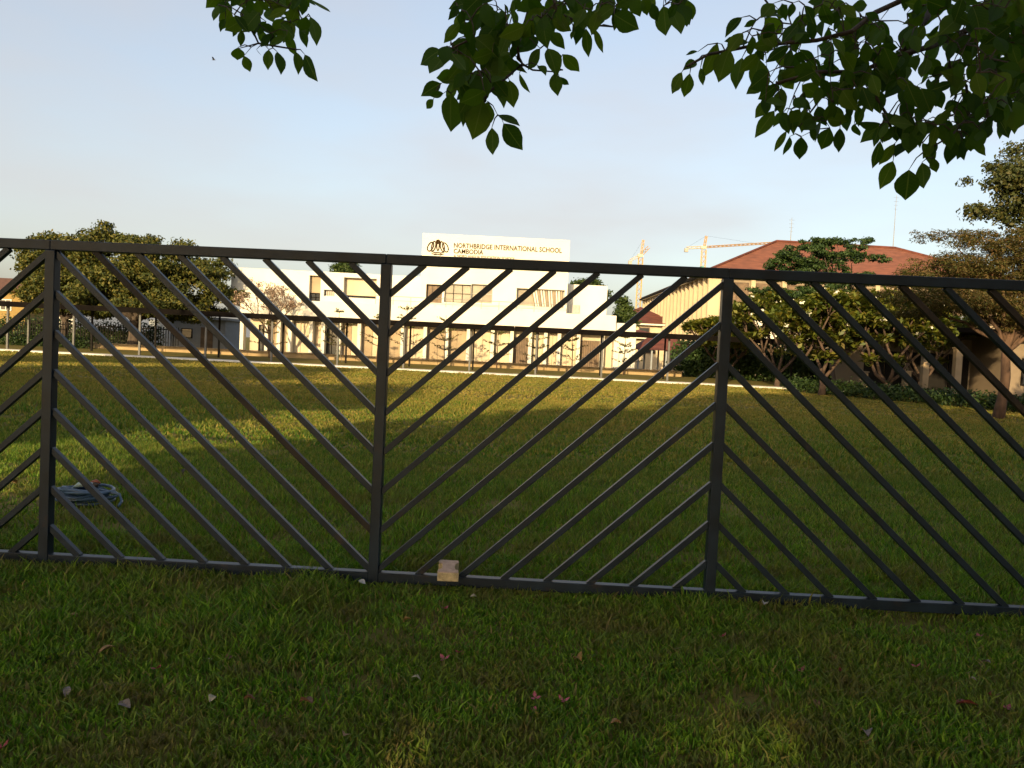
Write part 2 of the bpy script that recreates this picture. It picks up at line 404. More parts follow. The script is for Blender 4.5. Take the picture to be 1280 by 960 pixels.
def blades(Y0, Y1, dens, h, w, seg, seed, side=.7):
    g = np.random.default_rng(seed)
    area = .68*(Y1*Y1-Y0*Y0)+2*side*(Y1-Y0); n = int(area*dens)
    y = np.sqrt(Y0*Y0+g.random(n)*(Y1*Y1-Y0*Y0)); x = (g.random(n)*2-1)*(.68*y+side)
    thin = vnoise(x*1.7, y*1.7, 1)*.6+vnoise(x*5.5, y*5.5, 2)*.4
    keep = g.random(n) < np.clip(-.12+thin*2.1, .12, 1); x = x[keep]; y = y[keep]; n = len(x)
    tall = .55+.9*vnoise(x*2.6, y*2.6, 3)*vnoise(x*.7, y*.7, 4)*1.6
    H = h*tall*(.5+.9*g.random(n)); W = w*(.6+.8*g.random(n))
    # grass under and along the bottom rail stands longer
    edge = np.exp(-((y-4.80+.024*x)/.10)**2); H *= 1+.1*edge; H *= np.where(g.random(n) < .012, 1.7, 1.0)
    th = g.random(n)*2*np.pi; ph = g.random(n)*2*np.pi
    ax = np.stack([np.cos(th), np.sin(th), np.zeros(n)], 1); ld = np.stack([np.cos(ph), np.sin(ph), np.zeros(n)], 1)
    lean = H*(.15+1.0*g.random(n)**1.3)
    base = np.stack([x, y, np.zeros(n)-.002], 1); up = np.array([0, 0, 1.])
    tip = base+up*H[:, None]+ld*lean[:, None]
    if seg == 2:
        mid = base+up*(H*.6)[:, None]+ld*(lean*.32)[:, None]; hw = (ax*W[:, None]*.5)
        V = np.stack([base-hw*.7, base+hw*.7, mid+hw, mid-hw, tip], 1).reshape(-1, 3)
        i = np.arange(n)*5; F = np.concatenate([np.stack([i, i+1, i+2], 1), np.stack([i, i+2, i+3], 1), np.stack([i+3, i+2, i+4], 1)])
    else:
        hw = ax*W[:, None]*.5; V = np.stack([base-hw, base+hw, tip], 1).reshape(-1, 3); F = np.arange(n*3).reshape(-1, 3)
    return V, F
V, F = blades(2.45, 5.7, 8200, .054, .0090, 2, 11)
tag(link('foreground_grass', npmesh('foreground_grass', V, F), 'grass_near'), 'shaded green grass of uneven length in front of the fence', 'grass', kind='stuff')
Vl = []; Fl = []; nv = 0
for a in ((5.7, 11, 3300, .050, .014, 1, 12), (11, 24, 820, .062, .034, 1, 13), (24, 47.3, 150, .05, .07, 1, 14)):
    V, F = blades(*a, side=1.5); Vl.append(V); Fl.append(F+nv); nv += len(V)
lawn = link('lawn_grass', npmesh('lawn_grass', np.concatenate(Vl), np.concatenate(Fl)), 'grass_mid')
lawn.data.materials.append(MATS['grass_far'])
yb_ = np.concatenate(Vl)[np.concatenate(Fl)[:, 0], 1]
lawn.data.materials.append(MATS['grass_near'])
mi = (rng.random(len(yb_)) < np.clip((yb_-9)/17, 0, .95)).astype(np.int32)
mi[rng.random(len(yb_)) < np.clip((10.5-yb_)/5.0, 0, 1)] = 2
lawn.data.polygons.foreach_set('material_index', mi)
tag(lawn, 'mown lawn stretching from the fence to the white kerb', 'lawn', kind='stuff')

# ================================================================== FENCE
FD, FYAW, FS0, FSP = 4.877, -0.02363, -2.860, 2.064
fence = empty('metal_fence', (0, FD, 0), FYAW)
tag(fence, 'dark slate grey metal fence with slanting bars in a chevron pattern', 'fence')
ZT = lambda s: 2.045+.0044*s
ZB = lambda s: .03+.0009*s
PW = .031
def slant_box(mb, s0, s1, z0, z1, y0, y1):
    """rail whose top follows z1(s)"""
    n = len(mb.v)
    mb.v += [(s0,y0,z0(s0)),(s1,y0,z0(s1)),(s1,y1,z0(s1)),(s0,y1,z0(s0)),(s0,y0,z1(s0)),(s1,y0,z1(s1)),(s1,y1,z1(s1)),(s0,y1,z1(s0))]
    mb.f += [tuple(n+i for i in q) for q in ((0,3,2,1),(4,5,6,7),(0,1,5,4),(1,2,6,5),(2,3,7,6),(3,0,4,7))]
posts = [FS0+FSP*i for i in range(-2, 6)]
for i, s in enumerate(posts):
    part('post', 'fence_paint', fence, (s-PW, s+PW, -PW-.003, PW+.003, -.25, ZT(s)-.0605), bevel=.004)
TAN, DV = .92, .2425
for i in range(len(posts)-1):
    a, b_ = posts[i], posts[i+1]
    mb = MB(); slant_box(mb, a, b_-.0015, lambda s: ZT(s)-.060, ZT, -PW, PW); mb.build('top_rail', 'fence_paint', fence, bevel=.004)
    mb = MB(); slant_box(mb, a+PW, b_-PW, ZB, lambda s: ZB(s)+.062, -PW, PW); mb.build('bottom_rail', 'fence_paint', fence, bevel=.004)
    vee_right = (i % 2 == 0) # bars fall towards the right-hand post
    s0, s1 = a+PW, b_-PW
    for k in range(-14, 22):
        zk = 1.777 - DV*k            # height where the bar's axis meets the "V" post
        if vee_right: zf = lambda s: zk + (b_-s)*TAN
        else: zf = lambda s: zk + (s-a)*TAN
        inv = (lambda z: b_-(z-zk)/TAN) if vee_right else (lambda z: a+(z-zk)/TAN)
        lo = ZB(a)+.062; hi = ZT(a)-.060
        pts = sorted([s0, s1, inv(lo), inv(hi)])
        sa, sb = pts[1], pts[2]
        mid = (sa+sb)/2
        if not (s0 <= mid <= s1) or not (lo-.01 <= zf(mid) <= hi+.01) or sb-sa < .06: continue
        pa, pb = Vector((sa, 0, zf(sa))), Vector((sb, 0, zf(sb)))
        d = (pb-pa).normalized(); pa -= d*.012; pb += d*.012
        nn = Vector((-d.z, 0, d.x))*.0175; dy = Vector((0, .0185, 0))
        mb = MB(); mb.prism([pa-nn-dy, pa+nn-dy, pa+nn+dy, pa-nn+dy], pb-pa)
        old = (abs(i-4) == 0 and k in (-1, 1, 3)) or (i == 2 and k == 6)
        mb.build('slanting_bar', 'fence_weathered' if old else 'fence_paint', fence, bevel=.002)

# ================================================================== SCHOOL SITE
def rect(px0, py0, px1, py1, Y):
    a = at(px0, py0, Y); b_ = at(px1, py1, Y); return a.x, b_.x, b_.z, a.z
def XP(px, Y, z=2.0):
    """world x seen at image column px for a point at distance Y and height z"""
    x = (px-640)/FPX*Y
    for _ in range(6):
        v = Vector((x, Y, z-CAM_H)); x += ((px-640)/FPX - v.dot(_r)/v.dot(_f))*Y
    return x
# kerb along the far edge of the lawn, in lengths
KY = 45.9
kerb = empty('kerb', (0, KY, 0)); tag(kerb, kind='structure')
x = -44.0
while x < 17.2:
    part('kerb_stone', 'kerb_white', kerb, (x, x+1.985, 0, 1.6, -.05, .085+random.uniform(-.005, .005)), bevel=.012); x += 2.0
part('kerb_end', 'kerb_white', kerb, (18.0, 20.2, -.35, 1.4, -.05, .07), bevel=.012)
# grassy bank between the kerb and the planter wall
bk = MB(); n_ = 40
for i in range(n_+1):
    xx = -60+100*i/n_; bk.v += [(xx, 47.52, .02), (xx, 47.6, .05), (xx, 51.5, .13+.02*math.sin(i)), (xx, 56.5, .20), (xx, 70, .20), (xx, 71, -.02)]
for i in range(n_):
    for j in range(5): q = i*6+j; bk.f.append((q, q+6, q+7, q+1))
tag(bk.build('grass_bank', 'lawn_soil', smooth=True), kind='structure')

# covered walkway
WY0, WY1, WZ = 48.6, 50.6, 2.93
walk = empty('covered_walkway', (0, WY0, 0)); tag(walk, 'low flat dark roofed walkway on slender grey posts crossing before the school', 'walkway')
x = -52.0
while x < 46:
    part('roof_panel', 'walkway_roof', walk, (x, x+3.98, -.35, 2.5, WZ-.09, WZ), bevel=.01)
    part('gutter', 'walkway_roof', walk, (x, x+3.98, -.45, -.352, WZ-.32, WZ-.03))  # gutter made deeper, so its dark face includes the shadow below the roof
    part('beam', 'dark_metal', walk, (x+.02, x+3.9, 1.95, 2.05, WZ-.22, WZ-.092)); x += 4.0
for i in range(-1, 14):
    px = 10+82.6*i
    if px < 870:
        part('post', 'walkway_post', walk, (XP(px, WY0)-.055, XP(px, WY0)+.055, -.06, .05, 0, WZ-.092))
    X2 = XP(36+79.5*i, WY1) if i < 11 else XP(36+79.5*i, WY1)
    part('post', 'walkway_post' if i < 1 else 'dark_metal', walk, (X2-.05, X2+.05, 1.93, 2.03, 0, WZ-.222))
    part('bracket', 'dark_metal', walk, (X2-.03, X2+.03, -.3, 1.9, WZ-.17, WZ-.093))

# planter wall of cream stone
PY = 55.5
pw = empty('planter_wall', (0, PY, 0)); tag(pw, 'low cream stone planter wall along the front of the school', 'wall')
x0, x1 = XP(105, PY, .3), XP(853, PY, .3); n = 22
for i in range(n):
    a = x0+(x1-x0)*i/n; b_ = x0+(x1-x0)*(i+1)/n-.02
    part('stone_panel', 'planter_stone', pw, (a, b_, random.uniform(0, .012), .45, .05, .52+random.uniform(-.008, .008)))
part('coping', 'planter_stone', pw, (x0-.05, x1+.05, -.06, .52, .532, .575), bevel=.01)

# ---- the school
school = empty('school_building', (0, 58, 0))
tag(school, 'long white two storey school with lettered sign wall and crown emblem', 'building')
Y0 = 58.0
def srect(px0, py0, px1, py1, Y):
    return rect(px0, py0, px1, py1, Y)
def wall(name, m, Yf, Yb, x0, x1, z0, z1, holes, parent=school):
    xs = sorted({x0, x1, *[h_[0] for h_ in holes], *[h_[1] for h_ in holes]}); zs = sorted({z0, z1, *[h_[2] for h_ in holes], *[h_[3] for h_ in holes]})
    mb = MB()
    for i in range(len(xs)-1):
        run = None
        cells = []
        for j in range(len(zs)-1):
            cx, cz = (xs[i]+xs[i+1])/2, (zs[j]+zs[j+1])/2
            solid = not any(h_[0] < cx < h_[1] and h_[2] < cz < h_[3] for h_ in holes)
            if solid:
                if run and run[1] == zs[j]: run[1] = zs[j+1]
                else:
                    run = [zs[j], zs[j+1]]; cells.append(run)
        for a, b_ in cells: mb.box(xs[i], xs[i+1], Yf-Y0, Yb-Y0, a, b_)
    return mb.build(name, m, parent)
def window(hole, Yf, depth, m='glass_dark', fm='rail_metal', nv=2, nh=1, parent=school, name='window', bw=.05):
    """frame with mullions, pane set behind"""
    xa, xb, za, zb = hole; y = Yf-Y0+depth
    mb = MB()
    mb.box(xa, xb, y-.04, y+.03, za, za+bw); mb.box(xa, xb, y-.04, y+.03, zb-bw, zb)
    mb.box(xa, xa+bw, y-.04, y+.03, za+bw, zb-bw); mb.box(xb-bw, xb, y-.04, y+.03, za+bw, zb-bw)
    for i in range(1, nv):
        xx = xa+(xb-xa)*i/nv; mb.box(xx-bw*.4, xx+bw*.4, y-.035, y+.025, za+bw, zb-bw)
    for i in range(1, nh):
        zz = za+(zb-za)*i/nh; mb.box(xa+bw, xb-bw, y-.03, y+.02, zz-bw*.35, zz+bw*.35)
    w = mb.build(name, fm, parent)
    part('pane', m, w, (xa+.01, xb-.01, y+.035, y+.06, za+.01, zb-.01))
    return w

FZ0, FZ1 = 3.12, 4.32
XL, XR = XP(300, 58, 3.5), XP(770, 58, 3.5)
part('roof_fascia', 'white_paint', school, (XL, XR, 0, .35, FZ0, FZ1), bevel=.02)
part('terrace_slab', 'white_paint', school, (XL, XR, .352, 7, FZ0+.05, FZ1-.45))
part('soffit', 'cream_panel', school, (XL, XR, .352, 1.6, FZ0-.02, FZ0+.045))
xr2 = XP(795, 58.2, 3.2)
part('side_roof', 'white_paint', school, (XR+.01, xr2, .3, 6, 2.95, 3.82), bevel=.02)
# ground floor
GY = 59.5
doors = [(323, 333), (406, 422), (641, 660), (724, 749)]
dh = [(XP(a, GY, 1.5), XP(b_, GY, 1.5), .0, 2.45) for a, b_ in doors]
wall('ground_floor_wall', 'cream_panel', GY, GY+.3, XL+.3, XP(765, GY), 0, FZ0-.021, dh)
for i, h_ in enumerate(dh):
    if i < 2:
        window((h_[0], h_[1], .02, 2.43), GY, .16, 'glass_dark', 'dark_metal', 2, 2, name='door')
    else:
        d_ = part('door', 'dark_door', school, (h_[0]+.01, h_[1]-.01, GY-Y0+.12, GY-Y0+.16, .01, 2.44))
        k = 9; w_ = (h_[1]-h_[0])/k
        for j in range(k):
            part('slat', 'louver_wood', d_, (h_[0]+w_*j+.025, h_[0]+w_*(j+1)-.025, GY-Y0+.06, GY-Y0+.118, .03, 2.42))
fins = [303, 334, 349, 363, 389, 404, 424, 449, 475, 503, 531, 558, 585, 615, 639, 662, 681, 698, 722, 752]
for i, px in enumerate(fins):
    xx = XP(px, GY-.4, 1.4)
    part('pier', 'white_paint', school, (xx-.13, xx+.13, GY-Y0-.62, GY-Y0-.003, 0, FZ0-.022), bevel=.01)
for i in range(len(fins)-1):
    a = XP(fins[i], GY-.4, 1.4)+.2; b_ = XP(fins[i+1], GY-.4, 1.4)-.2
    if any(a < (h_[0]+h_[1])/2 < b_ for h_ in dh): continue
    mid = a+(b_-a)*random.uniform(.35, .65)
    part('wall_panel', random.choice(['cream_panel', 'tan_panel', 'white_paint']), school, (a, mid-.02, GY-Y0-.06, GY-Y0-.002, .12, FZ0-.3))
    part('wall_panel', random.choice(['cream_panel', 'cream_panel', 'tan_panel']), school, (mid+.02, b_, GY-Y0-.05, GY-Y0-.002, .12, FZ0-.3))
# right end wall
xa, xb = XP(766, GY-.5, 1.3), XP(793, GY-.5, 1.3)
part('end_wall', 'white_paint', school, (xa, xb, GY-Y0-.8, GY-Y0+4, 0, 2.945), bevel=.01)
for j in range(1, 4):
    xx = xa+(xb-xa)*j/4; part('wall_joint_strip', 'cream_panel', school, (xx-.015, xx+.015, GY-Y0-.83, GY-Y0-.803, .1, 2.5))
# upper floor: long left block
AY = 60.0
ax0, ax1, _, az1 = srect(288, 380, 530, 340, AY); az1 = 6.62
az0 = FZ1-.448
hA = [srect(387, 344, 400, 377, AY), srect(405, 362, 418, 370.5, AY), srect(430, 346.5, 470, 373.5, AY)]
wall('upper_wall', 'white_paint', AY, AY+.55, ax0, ax1, az0, az1, hA)
part('roof_slab', 'white_paint', school, (ax0, ax1, AY-Y0+.552, AY-Y0+7, az0, az1-.25))
h_ = hA[0]; zc = h_[2]+(h_[3]-h_[2])*.34
part('blind', 'tan_panel', school, (h_[0], h_[1], AY-Y0+.35, AY-Y0+.40, zc, h_[3]))
window((h_[0], h_[1], h_[2], zc-.01), AY, .34, 'glass_dark', 'dark_metal', 2, 2)
window(hA[1], AY, .3, 'glass_pale', 'rail_metal', 5, 1, bw=.035)
h_ = hA[2]; zc = h_[2]+(h_[3]-h_[2])*.13
part('recess_wall', 'cream_panel', school, (h_[0], h_[1], AY-Y0+.47, AY-Y0+.53, zc, h_[3]))
window((h_[0], h_[1], h_[2], zc-.01), AY, .4, 'glass_dark', 'dark_metal', 8, 1, bw=.03)
# sign block
TY = 59.3
tx0, tx1 = at(528.2, 300, TY).x, at(712.5, 300, TY).x; tz1 = at(620, 295.8, TY).z
hT = [srect(533, 355, 552, 379, TY), srect(556, 354.5, 588, 379, TY), srect(589.5, 355, 615, 379.5, TY), srect(646, 360, 705, 385, TY)]
sw = wall('sign_wall', 'white_paint', TY, TY+.5, tx0, tx1, az0, tz1, hT)
part('sign_block_sides', 'white_paint', school, (tx0+.003, tx1-.003, TY-Y0+.502, TY-Y0+6.5, az0, tz1-.4))
window(hT[0], TY, .3, 'louver_wood', 'dark_door', 3, 1)
window(hT[1], TY, .25, 'glass_pale', 'dark_metal', 3, 2, bw=.04)
window(hT[2], TY, .25, 'glass_pale', 'rail_metal', 2, 2, bw=.04)
w4 = window(hT[3], TY, .35, 'glass_pale', 'rail_metal', 1, 1, bw=.06)
h_ = hT[3]
for j in range(13):
    xx = h_[0]+(h_[1]-h_[0])*(.36+.63*j/13)
    mb = MB(); sl_ = -.28*(1-j/16); y = TY-Y0+.2
    mb.prism([(xx, y, h_[2]+.05), (xx+.09, y, h_[2]+.05), (xx+.09+sl_, y, h_[3]-.05), (xx+sl_, y, h_[3]-.05)], (0, .05, 0))
    mb.build('slat', 'white_paint' if j % 3 else 'tan_panel', w4)
# right-hand block
CY = 61
cx0, cx1, _, cz1 = srect(708, 355, 758, 388, CY)
part('right_block', 'white_paint', school, (tx1+.01, cx1, CY-Y0, CY-Y0+6, az0, cz1), bevel=.02)
part('vent', 'rail_metal', school, (tx1+.3, tx1+1.1, CY-Y0-.12, CY-Y0-.003, az0+.6, az0+1.25))
# terrace railing
rl = MB(); xa, xb = XP(470, 58.3, 5), XP(712, 58.3, 5); zt = FZ1+.62
rl.tube([(xa, .2, zt), (xb, .2, zt)], .022, 5); rl.tube([(xa, .2, zt-.3), (xb, .2, zt-.3)], .012, 4)
for i in range(12):
    xx = xa+(xb-xa)*i/11; rl.tube([(xx, .2, FZ1-.03), (xx, .2, zt)], .02, 5)
rl.build('terrace_railing', 'rail_metal', school)

# lettering and emblem on the sign wall
def text_mesh(txt, width, depth=.03):
    cu = bpy.data.curves.new('t', 'FONT'); cu.body = txt; cu.extrude = depth/2; cu.resolution_u = 3; cu.offset = .012
    ob = bpy.data.objects.new('t', cu); COL.objects.link(ob)
    dg = bpy.context.evaluated_depsgraph_get(); dg.update()
    me = bpy.data.meshes.new_from_object(ob.evaluated_get(dg)); bpy.data.objects.remove(ob)
    xs = [v.co.x for v in me.vertices]; ys = [v.co.y for v in me.vertices]
    s = width/(max(xs)-min(xs)); x0_ = min(xs)
    for v in me.vertices:
        X, Yv, Z = v.co; v.co = ((X-x0_)*s, -Z, Yv*s*1.0)
    me.name = 'lettering'
    return me
def letters(txt, px0, py, px1, m, squash=1.0):
    a = at(px0, py, TY-.03); b_ = at(px1, py, TY-.03)
    me = text_mesh(txt, b_.x-a.x)
    for v in me.vertices: v.co.z *= squash
    link('lettering', me, m, sw, loc=(a.x, TY-Y0-.02, a.z))
zl = at(567, 311.5, TY)
letters('NORTHBRIDGE INTERNATIONAL SCHOOL', 567.3, 309.4, 702.5, 'gold_letter', 1.2)
letters('CAMBODIA', 567, 316.4, 604, 'gold_letter', 1.15)
letters('A NORD ANGLIA EDUCATION SCHOOL', 567, 321.0, 644, 'pale_letter', 1.0)
ec = at(547.3, 310.3, TY-.02); em = MB(); S = .0593  # metres per pixel of the photograph on this wall
def loop(cx, cz, a, b_, rot, w=.042):
    pts = []
    for i in range(17):
        th = 2*math.pi*i/16; X = a*math.cos(th); Z = b_*math.sin(th)
        pts.append(((cx+X*math.cos(rot)-Z*math.sin(rot))*S, 0, (cz+X*math.sin(rot)+Z*math.cos(rot))*S))
    em.tube(pts, w, 5, False)
for sgn in (-1, 1):
    loop(sgn*9.2, 1.6, 3.2, 6.0, sgn*.42); loop(sgn*5.4, 2.4, 2.4, 6.2, sgn*.2)
loop(0, 3.0, 1.5, 6.0, 0); loop(0, 8.2, 1.9, 1.9, 0, .06)
for r_ in range(2):
    zz = -5.6-r_*2.2; wd = 8.6-r_*.5
    em.tube([(-wd*S, 0, (zz+1.3)*S), (-wd*.4*S, 0, (zz-.2)*S), (0, 0, (zz+.5)*S), (wd*.4*S, 0, (zz-.2)*S), (wd*S, 0, (zz+1.3)*S)], [.015, .045, .03, .045, .015], 5)
em.build('crown_emblem', 'gold_letter', sw, loc=(ec.x, TY-Y0-.03, ec.z))

# ================================================================== LEFT SIDE BEYOND THE WALKWAY
hs = empty('white_outbuilding', (XP(242, 66, 1.5), 66, 0)); tag(hs, 'small pale grey outbuilding with one dark window behind the walkway', 'building')
mb = MB()
part('wall', 'grey_wall', hs, (-1.9, 2.6, 0, 4, 0, 2.75)); part('roof', 'grey_wall', hs, (-2.1, 2.8, -.2, 4.2, 2.752, 2.95))
w_ = part('window', 'dark_metal', hs, (-1.0, -.1, -.06, -.003, 1.15, 1.95)); part('pane', 'glass_dark', w_, (-.93, -.17, -.08, -.062, 1.22, 1.88))
d_ = part('door', 'dark_door', hs, (.6, 1.6, -.06, -.003, 0, 2.1))
pk = empty('picket_fence', (XP(15, 60.5, 1), 60.5, 0)); tag(pk, 'dark metal picket fence beneath the big spreading tree', 'fence')
xa, xb = 0, XP(226, 60.5, 1)-XP(15, 60.5, 1)
part('rail', 'dark_metal', pk, (xa, xb, 0, .05, .35, .42), (xa, xb, 0, .05, 1.72, 1.79))
n = int((xb-xa)/.19); pm = MB().box(-.03, .03, -.022, -.002, .1, 1.95).mesh('picket')
for i in range(n):
    link('picket', pm, 'dark_metal', pk, loc=(xa+.05+i*.19, 0, 0))
yb = empty('yellow_house', (XP(8, 84, 5), 84, 0)); tag(yb, 'yellow house with brown roof at the far left edge', 'house')
part('wall', 'yellow_wall', yb, (-9, 2.0, 0, 7, 0, 5.0))
mb = MB(); mb.prism([(-9.6, -.6, 5.0), (2.6, -.6, 5.0), (2.6, 7.6, 5.0), (-9.6, 7.6, 5.0)], (0, 0, .12)); mb.v += []
mb.build('eaves', 'brown_roof', yb)
mb = MB(); mb.v = [(-9.6, -.6, 5.125), (2.6, -.6, 5.125), (2.6, 7.6, 5.125), (-9.6, 7.6, 5.125), (-6, 3.5, 6.6), (-.6, 3.5, 6.6)]; mb.f = [(0, 1, 5, 4), (1, 2, 5), (2, 3, 4, 5), (3, 0, 4), (3, 2, 1, 0)]
mb.build('roof', 'brown_roof', yb)
for xx in (-3.2, -.6):
    w_ = part('window', 'white_paint', yb, (xx, xx+1.2, -.08, -.003, 3.0, 4.2)); part('pane', 'glass_dark', w_, (xx+.1, xx+.56, -.1, -.082, 3.1, 4.1), (xx+.64, xx+1.1, -.1, -.082, 3.1, 4.1))
for i, (pa, pb, hh, Yw, m, lb) in enumerate(((64, 92, 3.3, 76, 'white_paint', 'bright white garden wall glimpsed beside the left fence post'), (186, 232, 2.5, 72, 'grey_wall', 'grey boundary wall behind the picket fence beside the outbuilding'))):
    o = empty('boundary_wall', (XP(pa, Yw, 1.5), Yw, 0)); L = XP(pb, Yw, 1.5)-XP(pa, Yw, 1.5)
    part('wall', m, o, (0, L, 0, .25, 0, hh)); part('coping', m, o, (-.05, L+.05, -.05, .30, hh+.002, hh+.1)); tag(o, lb, 'wall')

def hedge(name, p0, p1, w, h, n, lm, label, seed, size=.14):
    p0 = Vector(p0); p1 = Vector(p1); L = (p1-p0).length; d = (p1-p0)/L
    root = empty(name, p0); k = max(3, int(L/(w*.7))); cl = []
    g = random.Random(seed)
    for i in range(k+1):
        q = d*L*i/k; cl.append((q.x, q.y, h*.5, w*.75, w*.6, h*.56*g.uniform(.9, 1.1), n/k))
    V, F = leaf_cloud(cl, size, .55, .3, seed); V[:, 2] = np.maximum(V[:, 2], .01)
    link('foliage', npmesh('foliage', V, F), lm, root)
    mb = MB()
    for i in range(k+1):
        q = d*L*i/k; mb.tube(bent((q.x, q.y, -.02), (q.x+g.uniform(-.2, .2), q.y, h*.7), 0, 3, .08, g), [.03, .025, .02, .012], 5)
    mb.build('stems', 'bark_dark', root)
    tag(root, label, 'hedge'); return root
hedge('hedge', (-38, 54.5, 0), (XP(104, 54.5, .5), 54.5, 0), 1.0, .95, 5200, 'leaf_dark', 'low dark clipped hedge left of the cream planter wall', 3)

hedge('shrub_border', (-46, 65, 0), (XP(188, 65, 1), 65, 0), 1.6, 2.3, 9000, 'leaf_dark', 'dark shrubs behind the picket fence under the big spreading tree', 9, .22)
# ================================================================== BUILDINGS ON THE RIGHT
fb = empty('red_roofed_hall', (17, 76, 0)); tag(fb, 'large hall with red tiled hip roof and cream vertical fins', 'building')
fx0, fy0, fy1, fz = 18.6, 74.0, 112.0, 9.2      # side wall with fins runs away from the camera
fx1 = 46.0
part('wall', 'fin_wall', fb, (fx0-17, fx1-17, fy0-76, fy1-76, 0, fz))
n = 20
for i in range(n):
    y = fy0+.3+(fy1-fy0-.6)*i/(n-1)-76
    mb = MB(); xx = fx0-17
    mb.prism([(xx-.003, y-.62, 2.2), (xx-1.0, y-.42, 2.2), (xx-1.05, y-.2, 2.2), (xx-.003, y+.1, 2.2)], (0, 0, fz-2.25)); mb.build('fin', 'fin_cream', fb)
    part('spout', 'dark_metal', fb, (xx-1.2, xx-1.02, y-.42, y-.26, 3.6, 3.8))
part('gutter', 'dark_metal', fb, (fx0-17-1.45, fx0-17-1.25, fy0-76-.9, fy1-76, fz+.02, fz+.2))
e0, e1, ey0, ey1 = fx0-17-1.2, fx1-17+1, fy0-76-1.0, fy1-76+1
part('eaves', 'fin_cream', fb, (e0+.13, e1, ey0, ey1, fz+.003, fz+.42))
mb = MB(); rz = 14.3
mb.v = [(e0, ey0-.1, fz+.425), (e1+.1, ey0-.1, fz+.425), (e1+.1, ey1, fz+.425), (e0, ey1, fz+.425), (e0+8.6, ey0+8.5, rz-.6), (e1-9, ey0+8.5, rz-.7), (e1-9, ey1-9, rz-.7), (e0+8.6, ey1-9, rz-.6)]
mb.f = [(0, 1, 5, 4), (1, 2, 6, 5), (2, 3, 7, 6), (3, 0, 4, 7), (4, 5, 6, 7), (3, 2, 1, 0)]
rf = mb.build('roof', 'red_tile', fb)
mb = MB(); mb.tube([(e0, ey0-.1, fz+.5), (e0+8.6, ey0+8.5, rz-.52)], .12, 5); mb.tube([(e0+8.6, ey0+8.5, rz-.52), (e1-9, ey0+8.5, rz-.62)], .12, 5); mb.tube([(e1-9, ey0+8.5, rz-.62), (e1+.1, ey0-.1, fz+.5)], .12, 5)
mb.build('ridge_tiles', 'red_tile_dark', rf)
part('green_parapet', 'teal_gutter', fb, (e0-.5, e0-.3, ey0+1, ey0+8, fz+.43, fz+.85))
# front bays
for i in range(9):
    xx = 1.6+i*2.85
    part('pillar', 'fin_cream', fb, (xx, xx+.4, fy0-76-.35, fy0-76-.003, 0, fz))
    w_ = part('window', 'dark_door', fb, (xx+.55, xx+2.7, fy0-76-.12, fy0-76-.003, 5.9, 8.7)); part('pane', 'louver_wood', w_, (xx+.7, xx+1.55, fy0-76-.14, fy0-76-.122, 6.05, 8.55), (xx+1.7, xx+2.55, fy0-76-.14, fy0-76-.122, 6.05, 8.55))
    part('spandrel', 'white_paint', fb, (xx+.42, xx+2.83, fy0-76-.18, fy0-76-.003, 3.4, 5.5))
for px, py0, py1, lb in ((988, 272, 303, 'short thin antenna mast on the peak of the red roof'), (1116.5, 244, 306, 'tall thin antenna pole standing above the red roof')):
    a = at(px, py1, 86); b_ = at(px, py0, 86); mb = MB(); o = empty('antenna', (a.x, 86, 0))
    mb.tube([(0, 0, rz-1.2), (0, 0, b_.z)], [.05, .02], 6); mb.build('mast', 'rail_metal', o)
    mb = MB()
    for k in range(4):
        zz = b_.z-.25-k*.4; mb.tube([(-.3+.04*k, 0, zz), (.3-.04*k, 0, zz)], .012, 4)
    mb.build('aerial', 'rail_metal', o); tag(o, lb, 'antenna')

def hip_house(name, cx, cy, w, d, wz, rz_, label, roofm='red_tile_dark', wallm='cream_panel', cat='house', over=.7):
    o = empty(name, (cx, cy, 0)); part('wall', wallm, o, (-w/2, w/2, 0, d, 0, wz))
    part('eaves', 'white_paint', o, (-w/2-over, w/2+over, -over, d+over, wz+.002, wz+.2))
    mb = MB(); a, b_ = w/2+over+.05, over+.05; k = min(w, d)/2
    mb.v = [(-a, -b_, wz+.205), (a, -b_, wz+.205), (a, d+b_, wz+.205), (-a, d+b_, wz+.205), (-a+k+over, d/2, rz_), (a-k-over, d/2, rz_)]
    mb.f = [(0, 1, 5, 4), (1, 2, 5), (2, 3, 4, 5), (3, 0, 4), (3, 2, 1, 0)]; mb.build('roof', roofm, o)
    for i in range(max(2, int(w/2.4))):
        xx = -w/2+.6+i*2.2
        if xx+1.2 < w/2:
            w_ = part('window', 'dark_door', o, (xx, xx+1.3, -.08, -.003, wz-1.5, wz-.25)); part('pane', 'glass_dark', w_, (xx+.1, xx+1.2, -.1, -.082, wz-1.4, wz-.35))
    tag(o, label, cat); return o
hip_house('red_roofed_house', XP(806, 96, 5), 96, 7.0, 8, 5.2, 7.6, 'small house with dark red hip roof behind the walkway, left of the finned wall')
hip_house('tiled_annex', XP(802, 84, 3), 84, 5.2, 5, 3.3, 4.3, 'low annex with dark red roof below the hip roofed house')
